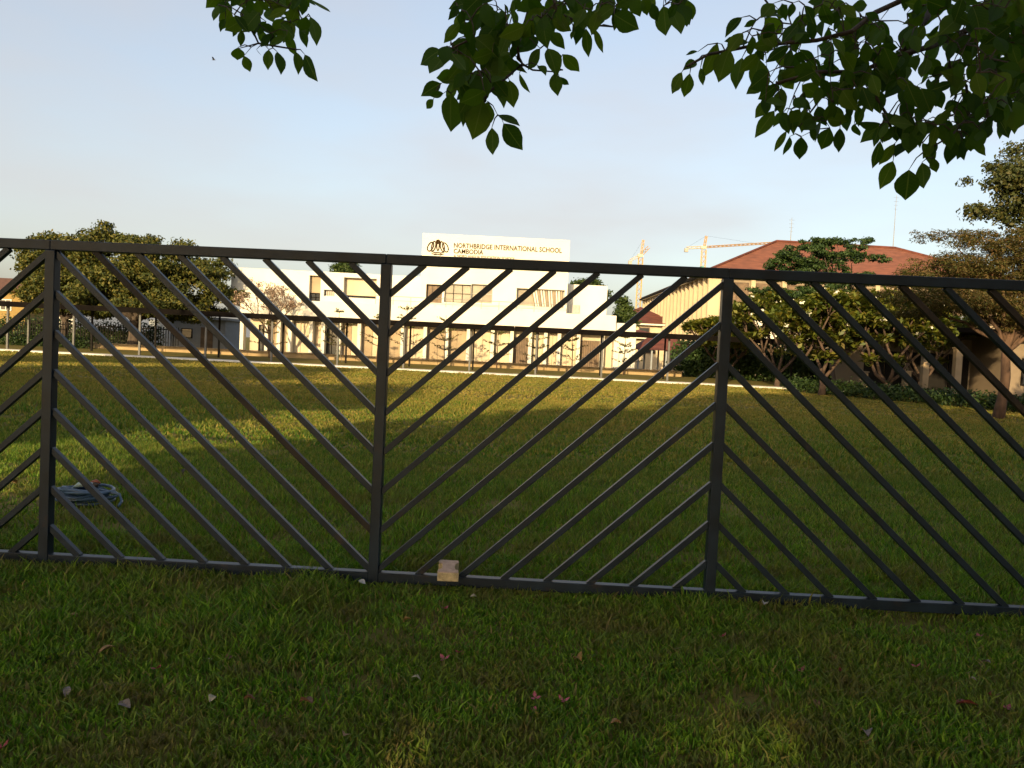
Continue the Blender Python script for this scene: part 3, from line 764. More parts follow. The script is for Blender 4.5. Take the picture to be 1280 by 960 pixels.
# open pavilion
pv = empty('pavilion', (XP(829, 62, 2), 62, 0)); tag(pv, 'open pavilion with dark red roof on pale posts under the walkway roof line', 'pavilion')
mb = MB(); mb.v = [(-2.4, -1.6, 2.02), (2.4, -1.6, 2.02), (2.4, 2.4, 2.02), (-2.4, 2.4, 2.02), (-1.0, .4, 3.1), (1.0, .4, 3.1)]; mb.f = [(0, 1, 5, 4), (1, 2, 5), (2, 3, 4, 5), (3, 0, 4), (3, 2, 1, 0)]; mb.build('roof', 'red_tile_dark', pv)
for xx in (-2.1, -1.1, 0, 1.1, 2.1):
    for yy in (-1.3, 2.0): part('post', 'grey_wall', pv, (xx-.06, xx+.06, yy-.06, yy+.06, 0, 2.015))
part('bench', 'dark_door', pv, (-1.9, 1.9, .6, 1.1, .42, .5), (-1.8, -1.65, .65, 1.05, 0, .418), (1.65, 1.8, .65, 1.05, 0, .418))
# long shaded building on the right behind the walkway
rb = empty('beige_building', (24.5, 44, 0)); tag(rb, 'beige single storey building in shade behind the right hand tree trunk', 'building')
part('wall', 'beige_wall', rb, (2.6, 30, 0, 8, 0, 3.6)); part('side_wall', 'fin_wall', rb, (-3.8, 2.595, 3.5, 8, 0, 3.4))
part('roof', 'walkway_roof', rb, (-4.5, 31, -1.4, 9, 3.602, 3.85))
for xx in (3.4, 7.2, 11):
    w_ = part('window', 'dark_metal', rb, (xx, xx+2.2, -.08, -.003, .9, 2.4)); part('pane', 'glass_dark', w_, (xx+.08, xx+1.06, -.1, -.082, .98, 2.32), (xx+1.14, xx+2.12, -.1, -.082, .98, 2.32))
for i in range(5): part('door', 'dark_metal', rb, (-3.72+i*1.25, -2.55+i*1.25, 3.4, 3.497, 0, 2.5))
for px, Y, hh in ((1195, 39.0, 2.6), (1133, 40.5, 1.35), (1155, 42, 2.6), (1080, 43.5, 1.2)):
    o = empty('stone_post', (XP(px, Y, 1), Y, 0)); part('shaft', 'beige_post', o, (-.16, .16, -.16, .16, 0, hh), bevel=.015); part('cap', 'beige_post', o, (-.2, .2, -.2, .2, hh+.002, hh+.07), bevel=.01)
    tag(o, {1195: 'tall beige stone post just left of the big tree trunk', 1133: 'short beige stone post standing in the dark hedge', 1155: 'beige stone post half hidden by white flowering tree and hedge', 1080: 'short beige post between the two nearest frangipani trees'}[px], 'post')
hedge('hedge', (XP(1000, 41.5, .4), 42.2, 0), (XP(1290, 31, .4), 31, 0), 1.0, .75, 9000, 'leaf_dark', 'low dark hedge running along the right edge of the lawn', 5)
hedge('shrub_border', (XP(860, 57, .5), 57, 0), (XP(1080, 53, .5), 53, 0), 1.8, 3.0, 24000, 'leaf_dark', 'dark shrub border behind the frangipani trees right of the planter wall', 8, .25)

# ---- tower cranes
def lattice(mb, p0, p1, w, step, r=.07):
    p0 = Vector(p0); p1 = Vector(p1); d = (p1-p0); L = d.length; d.normalize()
    a = d.cross(Vector((0, 1, 0)));
    if a.length < .2: a = d.cross(Vector((1, 0, 0)))
    a.normalize(); b_ = d.cross(a)
    cs = [a*w/2+b_*w/2, a*w/2-b_*w/2, -a*w/2-b_*w/2, -a*w/2+b_*w/2]
    for c_ in cs: mb.tube([p0+c_, p1+c_], r, 4)
    k = max(2, int(L/step))
    for i in range(k):
        q0 = p0+d*L*i/k; q1 = p0+d*L*(i+1)/k
        for j in range(4):
            mb.tube([q0+cs[j], q1+cs[(j+1) % 4]], r*.6, 3)
def crane(px, pybase, pytop, Y, label, m, jib, counter, apex, ang=0):
    b_ = at(px, pytop, Y); o = empty('tower_crane', (b_.x, Y, 0)); s = Y/FPX
    mb = MB(); lattice(mb, (0, 0, 0), (0, 0, b_.z), 5.2*s, 6*s, .5*s); mb.build('mast', m, o)
    part('cab', 'crane_white', o, (-4.0*s, 2.4*s, -2.5*s, 2.5*s, b_.z+.2, b_.z+4.2*s)); zc = b_.z+2*s
    mb = MB(); lattice(mb, (0, 0, zc), (apex[0]*s, 0, zc+apex[1]*s), 2.2*s, 4*s, .45*s); mb.build('tower_top', m, o)
    mb = MB(); lattice(mb, (0, 0, zc+1*s), (jib[0]*s, jib[2]*s, zc+jib[1]*s), jib[3]*s, 5*s, .42*s); mb.build('jib', m, o)
    mb = MB(); lattice(mb, (0, 0, zc+1*s), (counter[0]*s, 0, zc+counter[1]*s), 2.4*s, 5*s, .4*s); mb.build('counter_jib', 'crane_white', o)
    cx, cz = counter[0]*s, zc+counter[1]*s
    part('counterweight', 'concrete', o, (cx-2.2*s, cx+2.2*s, -2*s, 2*s, cz-5*s, cz-.5*s))
    mb = MB(); A = Vector((apex[0]*s, 0, zc+apex[1]*s)); mb.tube([A, (jib[0]*.6*s, jib[2]*.6*s, zc+jib[1]*.6*s+1*s)], .09*s, 3); mb.tube([A, (cx, 0, cz)], .09*s, 3); mb.build('stay_cables', 'dark_metal', o)
    tag(o, label, 'crane')
crane(801, 400, 322, 260, 'orange tower crane with short raised jib, left of the pair', 'crane_yellow', (10, 12, 8, 3.4), (-13, -6), (2, 20))
crane(880, 400, 312, 240, 'yellow tower crane with long jib reaching right behind the red roof', 'crane_yellow', (108, 13, 0, 1.8), (-22, -1), (2, 15))

# ================================================================== TREES
def env(px, py, hx, hy, Y, base, dy=0, ry=None):
    p = at(px, py, Y+dy); s = (Y+dy)/FPX
    return (p.x-base[0], dy, p.z, hx*s, (ry if ry else hx*s*.8), hy*s)
# big spreading tree on the left
b0 = (XP(168, 58.5, 1), 58.5, 0)
make_tree('spreading_tree', b0, 2.6, .42, [env(80, 340, 68, 55, 58.5, b0), env(150, 330, 75, 50, 58.5, b0), env(200, 345, 85, 52, 58.5, b0), env(258, 358, 60, 46, 58.5, b0), env(240, 335, 50, 36, 58.5, b0), env(110, 365, 95, 32, 58.5, b0), env(60, 330, 48, 40, 58.5, b0), env(200, 385, 95, 22, 58.5, b0), env(120, 310, 60, 34, 58.5, b0)],
          300, 1.0, 400, .24, 'leaf_rain', 'bark_dark', 'broad olive brown spreading tree left of the school', flat=.5, seed=21, limbs=22, shell_c=.36)
b0 = (XP(80, 62, 1), 62, 0)
make_tree('spreading_tree', b0, 2.3, .3, [env(60, 372, 48, 28, 62, b0), env(105, 378, 70, 26, 62, b0)], 60, .8, 400, .24, 'leaf_rain', 'bark_dark', 'lower tree under the left side of the big spreading crown', flat=.55, seed=22, limbs=10)
# pale, nearly bare tree
def bare_tree(base, H, label, seed, leafs=2600):
    root = empty('bare_blossom_tree', base); rnd = random.Random(seed); mb = MB(); tips = []
    def grow(p, d, L, r, lev):
        q = p+d*L; mid = p.lerp(q, .5)+Vector((rnd.uniform(-1, 1), rnd.uniform(-1, 1), 0))*L*.08
        mb.tube([p, mid, q], [r, r*.85, r*.65], 5 if lev < 2 else 3)
        if lev >= 3: tips.extend([mid, q])
        if lev == 5: return
        for k in range(3 if lev < 3 else 2):
            nd = (d+Vector((rnd.uniform(-1, 1), rnd.uniform(-1, 1), rnd.uniform(-.35, .7)))*.75).normalized()
            grow(q, nd, L*rnd.uniform(.62, .85), r*.62, lev+1)
    tr = MB(); tr.tube([(0, 0, -.1), (.03, 0, H*.15), (0, .03, H*.3)], [.16, .12, .11], 8); tr.build('trunk', 'bark_pale', root, smooth=True)
    for k in range(4):
        a = k*1.6+.4; grow(Vector((0, .03, H*.28)), Vector((math.cos(a)*.6, math.sin(a)*.6, .8)).normalized(), H*.2, .07, 1)
    mb.build('branches', 'bark_pale', root)
    cl = [(*t_, .22, .22, .18, max(1, leafs//len(tips))) for t_ in tips]
    V, F = leaf_cloud(cl, .11, .7, .2, seed); link('blossoms', npmesh('blossoms', V, F), 'leaf_pale', root)
    tag(root, label, 'tree')
bare_tree((XP(336, 56.3, 1), 56.3, 0), 6.3, 'thin pale pinkish nearly bare tree in front of the white school', 31)
# crowns behind the school
b0 = (XP(430, 78, 5), 78, 0)
make_tree('background_tree', b0, 4, .25, [env(430, 338, 28, 14, 78, b0)], 26, .8, 170, .28, 'leaf_green', 'bark', 'rounded green treetop behind the left school roof', seed=41, limbs=6)
b0 = (XP(733, 76, 5), 76, 0)
make_tree('background_tree', b0, 4, .25, [env(733, 357, 27, 14, 76, b0), env(745, 372, 22, 22, 76, b0), env(722, 372, 20, 22, 76, b0)], 40, .8, 170, .28, 'leaf_green', 'bark', 'green treetop just right of the sign wall', seed=42, limbs=6)
b0 = (XP(776, 70, 4), 70, 0)
make_tree('background_tree', b0, 2.6, .2, [env(778, 385, 14, 26, 70, b0), env(783, 400, 18, 18, 70, b0)], 24, .65, 170, .26, 'leaf_green', 'bark', 'narrow green tree between the school and the red roofed house', seed=43, limbs=6)
# young tiered saplings in front of the school
def sapling(base, H, label, seed, wrap=False):
    root = empty('tiered_sapling', base); rnd = random.Random(seed); g = np.random.default_rng(seed)
    mb = MB(); tp = bent((0, 0, -.05), (rnd.uniform(-.1, .1), 0, H), 0, 5, .008, rnd); mb.tube(tp, taper(.045, .012, 6), 6); mb.build('trunk', 'bark', root, smooth=True)
    br = MB(); cl = []
    def axis(z_):
        f_ = min(.999, max(0, (z_+.05)/(H+.05)))*5; i_ = int(f_); return tp[i_].lerp(tp[i_+1], f_-i_)
    z = H*.34
    while z < H*.98:
        n = rnd.randint(4, 6); L = (H-z)*.40+.35; o_ = axis(z)
        for k in range(n):
            a = 2*math.pi*k/n+rnd.uniform(-.4, .4); l = L*rnd.uniform(.5, 1.15); rise = rnd.uniform(.15, .6)
            q = o_+Vector((math.cos(a)*l, math.sin(a)*l, l*rise)); m_ = o_.lerp(q, .5)-Vector((0, 0, l*.06))
            br.tube([o_, m_, q], [.014, .010, .005], 4)
            for s in (.4, .6, .8, .95, 1.08):
                w_ = o_.lerp(q, s); cl.append((w_.x, w_.y, w_.z, .15, .15, .06, 6))
        z += rnd.uniform(.45, .75)
    br.build('branches', 'bark', root)
    V, F = leaf_cloud(cl, .12, .5, .9, seed); link('crown', npmesh('crown', V, F), 'leaf_sapling', root)
    if wrap:
        w_ = MB(); w_.tube([(0, 0, .0), (0, 0, 1.5)], .075, 8); w_.build('trunk_wrap', 'green_wrap', root)
        for sx in (-.35, .35):
            w_ = MB(); w_.tube([(sx, 0, -.05), (0, 0, 1.2)], .018, 5); w_.build('stake', 'walkway_post', root)
    tag(root, label, 'sapling', 'young trees before the school')
for i, (px, Y, H, wr, lb) in enumerate(((337, 53.5, 3.0, 0, 'leftmost tiered sapling, below the pale bare tree'), (423, 52, 3.5, 1, 'tiered sapling with a green wrapped trunk and stakes'),
        (472, 54, 3.9, 0, 'thin tiered sapling just left of the middle fence post'), (507, 53, 4.2, 0, 'tallest tiered sapling, just right of the middle fence post'),
        (556, 54, 3.6, 0, 'tiered sapling below the crown emblem'), (622, 53.5, 3.0, 0, 'tiered sapling below the middle of the sign wall'),
        (673, 54, 3.1, 0, 'tiered sapling between the two louvred brown doors'), (716, 53, 2.9, 0, 'tiered sapling just left of the right louvred door'), (780, 54, 2.8, 0, 'rightmost tiered sapling, before the school end wall'))):
    sapling((XP(px, Y, 1.5), Y, 0), H, lb, 60+i, wr)

# layered dark tree on the right
b0 = (XP(1040, 47, 1), 47, 0)
make_tree('layered_tree', b0, 3.2, .14, [env(1040, 318, 75, 13, 47, b0, 0, 2.6), env(1010, 332, 60, 12, 47, b0, 0, 2.4), env(1040, 303, 52, 12, 47, b0, 0, 2), env(1085, 300, 32, 9, 47, b0, 0, 1.2), env(1035, 348, 90, 13, 47, b0, 0, 3),
          env(1010, 368, 85, 16, 47, b0, 0, 3), env(1040, 388, 65, 16, 47, b0, 0, 2.5), env(985, 322, 32, 8, 47, b0, 0, 1.2), env(1100, 325, 30, 8, 47, b0, 0, 1.2)], 330, .36, 120, .16, 'leaf_dark', 'bark_dark', 'dark green tree with flat layered foliage in front of the red roof', flat=.42, seed=51, limbs=20, up=.8)
# frangipani
def frangipani(base, H, Wd, label, seed, flowers=26, lv=4):
    root = empty('frangipani_tree', base); rnd = random.Random(seed); mb = MB(); tips = []; cl = []
    def grow(p, d, L, r, lev):
        q = p+d*L; mid = p.lerp(q, .5)+Vector((rnd.uniform(-1, 1), rnd.uniform(-1, 1), -.5))*L*.09
        mb.tube([p, mid, q], [r, r*.92, r*.8], 6)
        if lev >= lv: tips.append((q, d)); return
        if rnd.random() < (.8 if lev >= 2 else .45): tips.append((q, d))
        n = 2 if rnd.random() < .3 else 3; a0 = rnd.random()*6.28
        for k in range(n):
            a = a0+k*6.28/n; side = Vector((math.cos(a), math.sin(a)*.8, rnd.uniform(.0, .35)))
            nd = (d*.5+side*.7*Wd+Vector((0, 0, .42))).normalized(); grow(q, nd, L*rnd.uniform(.66, .92), r*.74, lev+1)
    tr = MB(); h0 = H*.14
    tr.tube([(0, 0, -.1), (.05, 0, h0*.6), (.02, .03, h0)], [.17, .13, .13], 8); tr.build('trunk', 'bark_pale', root, smooth=True)
    for k in range(4):
        a = k*1.57+rnd.uniform(-.3, .3); grow(Vector((.02, .03, h0*.85)), Vector((math.cos(a)*.7*Wd, math.sin(a)*.6, .75)).normalized(), H*.24, .075, 1)
    mb.build('branches', 'bark_pale', root, smooth=True)
    zm = max(t_[0].z for t_ in tips); sc = H/(zm+.2); root.scale = (sc, sc, sc)
    Vs = []; g = np.random.default_rng(seed)
    for q, d in tips:
        for k in range(46):
            a = rnd.random()*6.28; ld = (Vector((math.cos(a), math.sin(a), rnd.uniform(-.35, .8)))+d*.4).normalized(); L = rnd.uniform(.22, .46); s_ = ld.cross(Vector((rnd.uniform(-.4, .4), rnd.uniform(-.4, .4), 1))).normalized()*L*.17
            o_ = q+ld*rnd.uniform(.02, .22)
            Vs += [o_, o_+ld*L*.55+s_+Vector((0, 0, .02)), o_+ld*L-Vector((0, 0, .05)), o_+ld*L*.55-s_+Vector((0, 0, .02))]
    V = np.array([tuple(v) for v in Vs]); V2, _ = leaf_cloud([(*(q+d*.1), .42, .42, .30, 34) for q, d in tips], .24, .42, .4, seed); V = np.concatenate([V, V2]); link('crown', npmesh('crown', V, np.arange(len(V)).reshape(-1, 4)), 'leaf_frangipani', root)
    fl = MB(); pick = rnd.sample(tips, min(flowers, len(tips)))
    for q, d in pick:
        c_ = q+d*.12+Vector((0, -.15, .12))
        for k in range(rnd.randint(3, 6)):
            cc = c_+Vector((rnd.uniform(-.1, .1), rnd.uniform(-.1, .1), rnd.uniform(-.05, .08)))
            for j in range(5):
                a = j*1.2566+k; pd = Vector((math.cos(a), -.35, math.sin(a)))*.055; ps = Vector((-math.sin(a), 0, math.cos(a)))*.026
                fl.poly([cc, cc+pd*.6+ps, cc+pd, cc+pd*.6-ps])
    tag(fl.build('blossoms', 'blossom_white', root), kind='stuff')
    tag(root, label, 'tree', 'frangipani trees at the right of the lawn')
for i, (px, Y, H, Wd, lb) in enumerate(((1027, 39.6, 5.0, .9, 'frangipani tree with a low forked trunk, nearest the white kerb end'), (1108, 38.8, 5.1, .9, 'frangipani tree with white blossoms beside the big right hand tree'),
        (971, 47.5, 5.7, .9, 'pale green blossoming frangipani just right of the right fence post'), (905, 53, 4.4, .9, 'frangipani behind the right fence post, by the planter wall end'), (1150, 46, 5.4, .9, 'shaded frangipani behind the short stone post'))):
    frangipani((XP(px, Y, .3), Y, 0), H, Wd, lb, 70+i)
# big feathery tree at the right edge
b0 = (gnd(1247, 523).x, gnd(1247, 523).y, 0); YB = b0[1]
make_tree('feathery_tree', b0, 2.7, .155, [env(1215, 335, 95, 20, YB, b0), env(1255, 308, 75, 24, YB, b0), env(1180, 370, 90, 20, YB, b0, -1), env(1240, 385, 95, 24, YB, b0), env(1310, 340, 90, 60, YB, b0), env(1185, 296, 55, 10, YB, b0, 1), env(1270, 405, 60, 14, YB, b0), env(1150, 345, 45, 9, YB, b0), env(1140, 390, 50, 12, YB, b0, 1)],
          820, .34, 95, .10, 'leaf_feather', 'bark', 'feathery brown green tree with reddish trunk at the right edge', flat=.4, aspect=.3, seed=81, limbs=30, up=1.0, lean=(.12, 0), sag=.05)
b0 = (XP(1330, 30, 1), 30, 0)
make_tree('leafy_tree', b0, 4.2, .22, [env(1262, 240, 48, 50, 30, b0), env(1300, 215, 70, 50, 30, b0), env(1225, 265, 28, 12, 30, b0), env(1218, 225, 26, 8, 30, b0), env(1330, 270, 80, 60, 30, b0)],
          150, .5, 170, .15, 'leaf_topright', 'bark_dark', 'tall dark leafy tree top rising at the right edge above the feathery tree', flat=.6, seed=82, limbs=16)

# ---- trees standing behind the photographer; they shade the lawn
shade0 = None
def shade_tree(x, y, s, label, rot):
    global shade0
    if shade0 is None:
        shade0 = make_tree('roadside_tree', (x, y, 0), 2.4, .28, [(0, 0, 5.6, 4.2, 3.6, 2.6), (-1.6, .5, 4.4, 2.8, 2.8, 2.0), (1.8, -.3, 4.3, 2.8, 2.8, 2.0), (.3, 0, 7.2, 2.6, 2.4, 1.5)], 120, 1.0, 120, .44, 'leaf_shade', 'bark', label, flat=.7, seed=90, limbs=12, group='trees behind the photographer')
        o = shade0
    else: o = copy_tree(shade0)
    o.location = (x, y, 0); o.rotation_euler = (0, 0, rot); o.scale = (s, s, s*1.12); o['label'] = label
SHADE = [(-1.5, -9.5, 1.12, 'roadside tree straight behind the photographer'), (5.2, -10, 1.05, 'roadside tree behind the photographer, second from the left gap'), (11.5, -9, 1.1, 'roadside tree behind the photographer to the right'), (18.5, -9, 1.15, 'rightmost roadside tree behind the photographer'),
         (-17.2, -10, 1.25, 'roadside tree behind the photographer, left of the sunny gap'), (-24.5, -8, 1.45, 'leftmost tall roadside tree behind the photographer'), (-7.5, -11, 1.1, 'roadside tree at the right of the sunny gap'),
         (17.5, 14.5, 1.0, 'tree beyond the right edge of the view, nearer one'), (23.5, 20, 1.15, 'tree beyond the right edge of the view, farther one'),
         (-3.0, -17, 1.85, 'tallest roadside tree, far behind the photographer'), (-19.5, 13.5, 1.0, 'tree beyond the left edge of the view, nearer one'), (-28.5, 18, 1.3, 'tree beyond the left edge of the view, farther one')]
for i, (x, y, s, lb) in enumerate(SHADE): shade_tree(x, y, s, lb, i*1.3)

# ================================================================== OVERHANGING TREE
ot = empty('overhanging_tree', (3.6, -1.6, 0)); OB = Vector((3.6, -1.6, 0))
tag(ot, 'dark green broad leaved branches hanging into the top of the view', 'tree')
def leaf_mesh(name, wid, fold, curl, seed):
    rnd = random.Random(seed); k = 7; v = []; f = []
    prof = [0, .50, .84, 1.0, .97, .78, .38, 0]
    for i in range(k+1):
        s = i/k; y = s; w = prof[i]*wid*.5; z = -curl*s*s; wob = rnd.uniform(-.03, .03)*wid
        v += [(-w+wob*.5, y, z+fold*w), (0, y, z), (w+wob*.5, y, z+fold*w)]
    for i in range(k):
        a = i*3; f += [(a, a+1, a+4, a+3), (a+1, a+2, a+5, a+4)]
    me = bpy.data.meshes.new(name); me.from_pydata(v, [], f); me.validate(); me.update()
    me.polygons.foreach_set('use_smooth', [True]*len(me.polygons)); me.materials.append(MATS['leaf_near']); return me
LM = [leaf_mesh('leaf', w, fo, cu, i) for i, (w, fo, cu) in enumerate(((.52, .25, .12), (.60, .15, .24), (.44, .40, .06), (.66, .1, .15), (.55, .3, -.12), (.50, -.3, .3), (.48, .6, .2), (.62, .35, .38), (.40, .2, -.2)))]
def zc(origin, s): return lambda x, y: (origin[0]+x/s, origin[1]+y/s)
z2, z1, z3 = zc((520, 0), 4.8), zc((220, 0), 1.939), zc((820, 0), 2.783)
leafspec = []     # base px, tip px, width factor, depth
def L_(z, lst, dep):
    for q in lst:
        leafspec.append((z(q[0], q[1]), z(q[2], q[3]), q[4] if len(q) > 4 else 1.0, dep))
L_(z2, [(150,300,5,375),(170,330,85,460),(150,500,35,560),(165,560,85,575),(105,595,55,655),(265,135,158,243),(210,560,195,800,1.15),(300,590,265,760),(400,600,345,825),(430,610,410,770,1.1),(455,765,470,952),(560,480,590,650),(490,690,628,735),(525,740,635,898,1.15),(620,440,665,565,.6),(745,290,650,425),(735,230,622,285),(790,290,860,420),(830,440,850,568,1.1),(860,460,918,515),(880,325,985,445),(800,200,890,270),(760,100,770,275),(1020,170,1035,345,.9),(1070,170,1110,318,.8),(950,180,930,235),(330,10,190,50),(230,30,240,95),(735,395,780,420),(350,130,320,30),(300,320,210,455)], 3.4)
L_(z1, [(120,45,105,75),(160,72,155,108),(150,115,150,148,1.5),(165,135,178,172,1.3),(195,120,203,136),(225,120,222,168),(245,125,262,175),(290,125,300,178),(312,132,340,197),(300,65,318,115),(325,40,352,106,1.2),(330,0,370,43),(235,90,235,118),(150,68,137,88)], 3.9)
L_(z3, [(25,20,40,127,1.2),(50,30,95,108),(110,0,124,72),(145,180,102,190),(140,215,100,235),(90,250,48,335),(118,255,98,340,1.2),(155,235,165,297),(300,60,238,120),(350,70,310,95),(215,150,160,275),(255,170,215,282),(300,200,275,308),(360,205,335,297),(455,240,440,285),(415,300,360,345),(400,345,345,415),(412,385,345,478),(470,380,480,468),(455,455,410,527,.6),(465,475,448,542,1.4),(505,475,500,558),(540,440,552,490),(525,390,540,460),(562,370,580,432),(602,325,610,402,1.1),(645,305,695,378),(605,445,572,522,1.1),(640,445,635,527),(690,430,700,482),(740,350,730,378),(760,235,745,322,1.2),(815,220,790,302),(855,210,840,302),(895,195,902,230),(945,200,928,286),(985,270,945,305),(975,310,975,367),(1060,205,1030,272),(1085,130,1065,187),(780,490,755,587),(830,500,775,575),(825,560,782,655),(880,590,873,697,1.6),(925,565,942,662,1.3),(965,550,972,602),(960,480,960,545),(1030,480,1025,572),(1065,490,1070,557),(1100,480,1150,540),(1150,420,1130,487,1.2),(1190,410,1232,477,1.2),(800,120,840,167,1.3),(560,15,612,62),(735,85,760,110),(1120,110,1140,160)], 3.35)
def inpoly(x, y, P):
    c_ = False
    for i in range(len(P)):
        (xa, ya), (xb, yb_) = P[i], P[i-1]
        if (ya > y) != (yb_ > y) and x < (xb-xa)*(y-ya)/(yb_-ya)+xa: c_ = not c_
    return c_
def fill(z, P, n, dep, lpx, seed):
    rnd = random.Random(seed); xs = [p[0] for p in P]; ys = [p[1] for p in P]; k = 0
    while k < n:
        x = rnd.uniform(min(xs), max(xs)); y = rnd.uniform(min(ys), max(ys))
        if not inpoly(x, y, P): continue
        bx, by = z(x, y); a = rnd.gauss(math.pi/2, .75); l = lpx*rnd.uniform(.6, 1.15)
        leafspec.append(((bx, by), (bx+math.cos(a)*l, by+math.sin(a)*l*.9), rnd.uniform(.85, 1.25), dep+rnd.uniform(-.35, .35))); k += 1
fill(z2, [(200,-40),(650,-40),(900,-40),(1150,-40),(1150,90),(1000,120),(880,100),(760,140),(640,190),(600,330),(500,420),(430,560),(330,560),(250,540),(210,420),(160,330),(200,230),(300,110),(220,20)], 150, 3.4, 32, 1)
fill(z2, [(1150,-40),(1650,-40),(1640,10),(1560,60),(1400,40),(1250,80),(1150,90)], 24, 3.4, 32, 4)
fill(z1, [(95,-30),(300,-30),(330,20),(335,55),(290,85),(220,85),(170,60),(130,35),(95,20)], 60, 3.9, 30, 2)
fill(z3, [(300,110),(420,-30),(1290,-30),(1290,330),(1180,400),(1060,430),(930,480),(820,450),(760,390),(650,320),(520,300),(430,250),(330,180)], 290, 3.35, 31, 3)
fill(z3, [(340,200),(480,200),(720,300),(720,400),(640,440),(440,400),(360,340)], 48, 3.35, 29, 6)
fill(z3, [(740,380),(950,420),(1150,380),(1130,470),(1000,500),(820,520)], 34, 3.3, 30, 7)
fill(z3, [(900,-20),(1290,-20),(1290,400),(1200,420),(1060,330),(940,200)], 60, 3.25, 30, 8)
fill(z3, [(1100,-30),(1300,-30),(1300,330),(1180,380),(1080,300)], 70, 2.9, 31, 5)
# boughs (image path, depth) continued out of the frame up to the limbs of the tree
boughs = [(z3, [(1420,-90),(1290,30),(1180,65),(1060,115),(960,160),(860,190),(800,215),(700,250),(560,250),(420,290)], 3.35, .017),
          (z3, [(960,-140),(940,-30),(945,60),(910,120),(850,190),(780,240),(760,330),(800,395),(830,480)], 3.4, .014),
          (z3, [(1000,-140),(880,-10),(760,45),(680,110),(560,140),(330,160),(180,190),(110,230)], 3.3, .013),
          (z3, [(1060,115),(1020,150),(1020,230),(1080,300),(1090,400),(1030,470),(930,530)], 3.3, .009),
          (z3, [(560,250),(600,310),(560,360),(500,440)], 3.35, .007), (z3, [(400,-100),(380,0),(440,80),(520,90)], 3.5, .006),
          (z2, [(760,-200),(700,-40),(650,160),(610,250),(615,350),(640,385),(560,450),(430,560),(400,640)], 3.4, .013), (z2, [(640,385),(700,420),(820,430),(880,420)], 3.4, .005),
          (z2, [(610,250),(480,200),(300,250),(170,310)], 3.4, .008), (z2, [(900,-200),(820,-30),(850,80),(1000,140),(1060,150),(1180,160)], 3.45, .009), (z2, [(1500,-160),(1400,-40),(1380,10)], 3.4, .007),
          (z1, [(165,-70),(170,-20),(175,50),(200,105),(290,120)], 3.9, .010), (z1, [(200,105),(150,118)], 3.9, .004), (z1, [(300,-60),(290,10),(310,60)], 3.9, .006), (z3, [(40,-90),(30,-20),(35,15)], 3.4, .005)]
nodes = []; tops = []
for z, pts, dep, r0 in boughs:
    rnd = random.Random(len(nodes)); P = []
    for i, (x, y) in enumerate(pts):
        q = z(x, y); P.append(at(q[0], q[1], dep+.10*math.sin(i*1.7+r0*900))-OB)
    bo = MB(); bo.tube(P, taper(r0, r0*.38, len(P)), 7); bo.build('bough', 'bark_twig', ot, smooth=True)
    for i in range(len(P)-1):
        for s in np.linspace(0, 1, 6): nodes.append(P[i].lerp(P[i+1], float(s)))
    if pts[0][1] < -50: tops.append((P[0], r0))
items = []
for (bx, by), (tx, ty), wf, dep in leafspec:
    rnd = random.Random(int(bx*31+by*17+tx)); d0 = dep+rnd.uniform(-.12, .12)
    b3 = at(bx, by, d0)-OB; t3 = at(tx, ty, d0+rnd.uniform(-.05, .05))-OB
    items.append((b3, t3, wf, rnd, (abs(tx-bx)+abs(ty-by))))
tw = MB()
items.sort(key=lambda it: min((it[0]-n_).length for n_ in nodes))
for b3, t3, wf, rnd, _ in items:
    nn = min(nodes, key=lambda n_: (b3-n_).length+(.02 if n_.z < b3.z else 0))
    md = b3.lerp(nn, .5)+Vector((0, 0, .012))
    if (b3-nn).length > .008: tw.tube([nn, md, b3], [.0034, .0026, .0014], 4, False)
    nodes.append(b3); nodes.append(md)
tag(tw.build('twigs', 'bark_twig', ot), kind='stuff')
# the 300 largest leaves in view are leaves of their own, the others one mass
def leaf_matrix(b3, t3, wf, rnd):
    yv = (t3-b3); L = yv.length; yv.normalize()
    view = (b3+OB-Vector((0, 0, CAM_H))).normalized()
    zv = (-view+Vector((rnd.gauss(0, .45), rnd.gauss(0, .3), rnd.gauss(.25, .45))))
    zv = (zv-yv*zv.dot(yv)).normalized(); xv = yv.cross(zv)
    M = Matrix((xv*L*wf, yv*L, zv*L)).transposed().to_4x4(); M.translation = b3; return M
def inview(b3, t3):
    v = (b3+t3)*.5+OB-Vector((0, 0, CAM_H)); w = v.dot(_f); X = 640+FPX*v.dot(_r)/w; Yp = 480-FPX*v.dot(_u)/w
    return -10 < X < 1290 and Yp > -5
order = sorted(range(len(items)), key=lambda i: (-items[i][4] if inview(items[i][0], items[i][1]) else 1e3))
Vm = []; Fm = []; nv = 0
for rank, i in enumerate(order):
    b3, t3, wf, rnd, _ = items[i]; M = leaf_matrix(b3, t3, wf, rnd); me = LM[rnd.randrange(9)]
    if rank < 298:
        o = bpy.data.objects.new('leaf', me); COL.objects.link(o); o.parent = ot; o.matrix_local = M
    else:
        Vm += [tuple(M @ v.co) for v in me.vertices]; Fm += [tuple(nv+j for j in p.vertices) for p in me.polygons]; nv = len(Vm)
me = bpy.data.meshes.new('leaves'); me.from_pydata(Vm, [], Fm); me.update()
tag(link('leaves', me, 'leaf_near_mass', ot), kind='stuff')
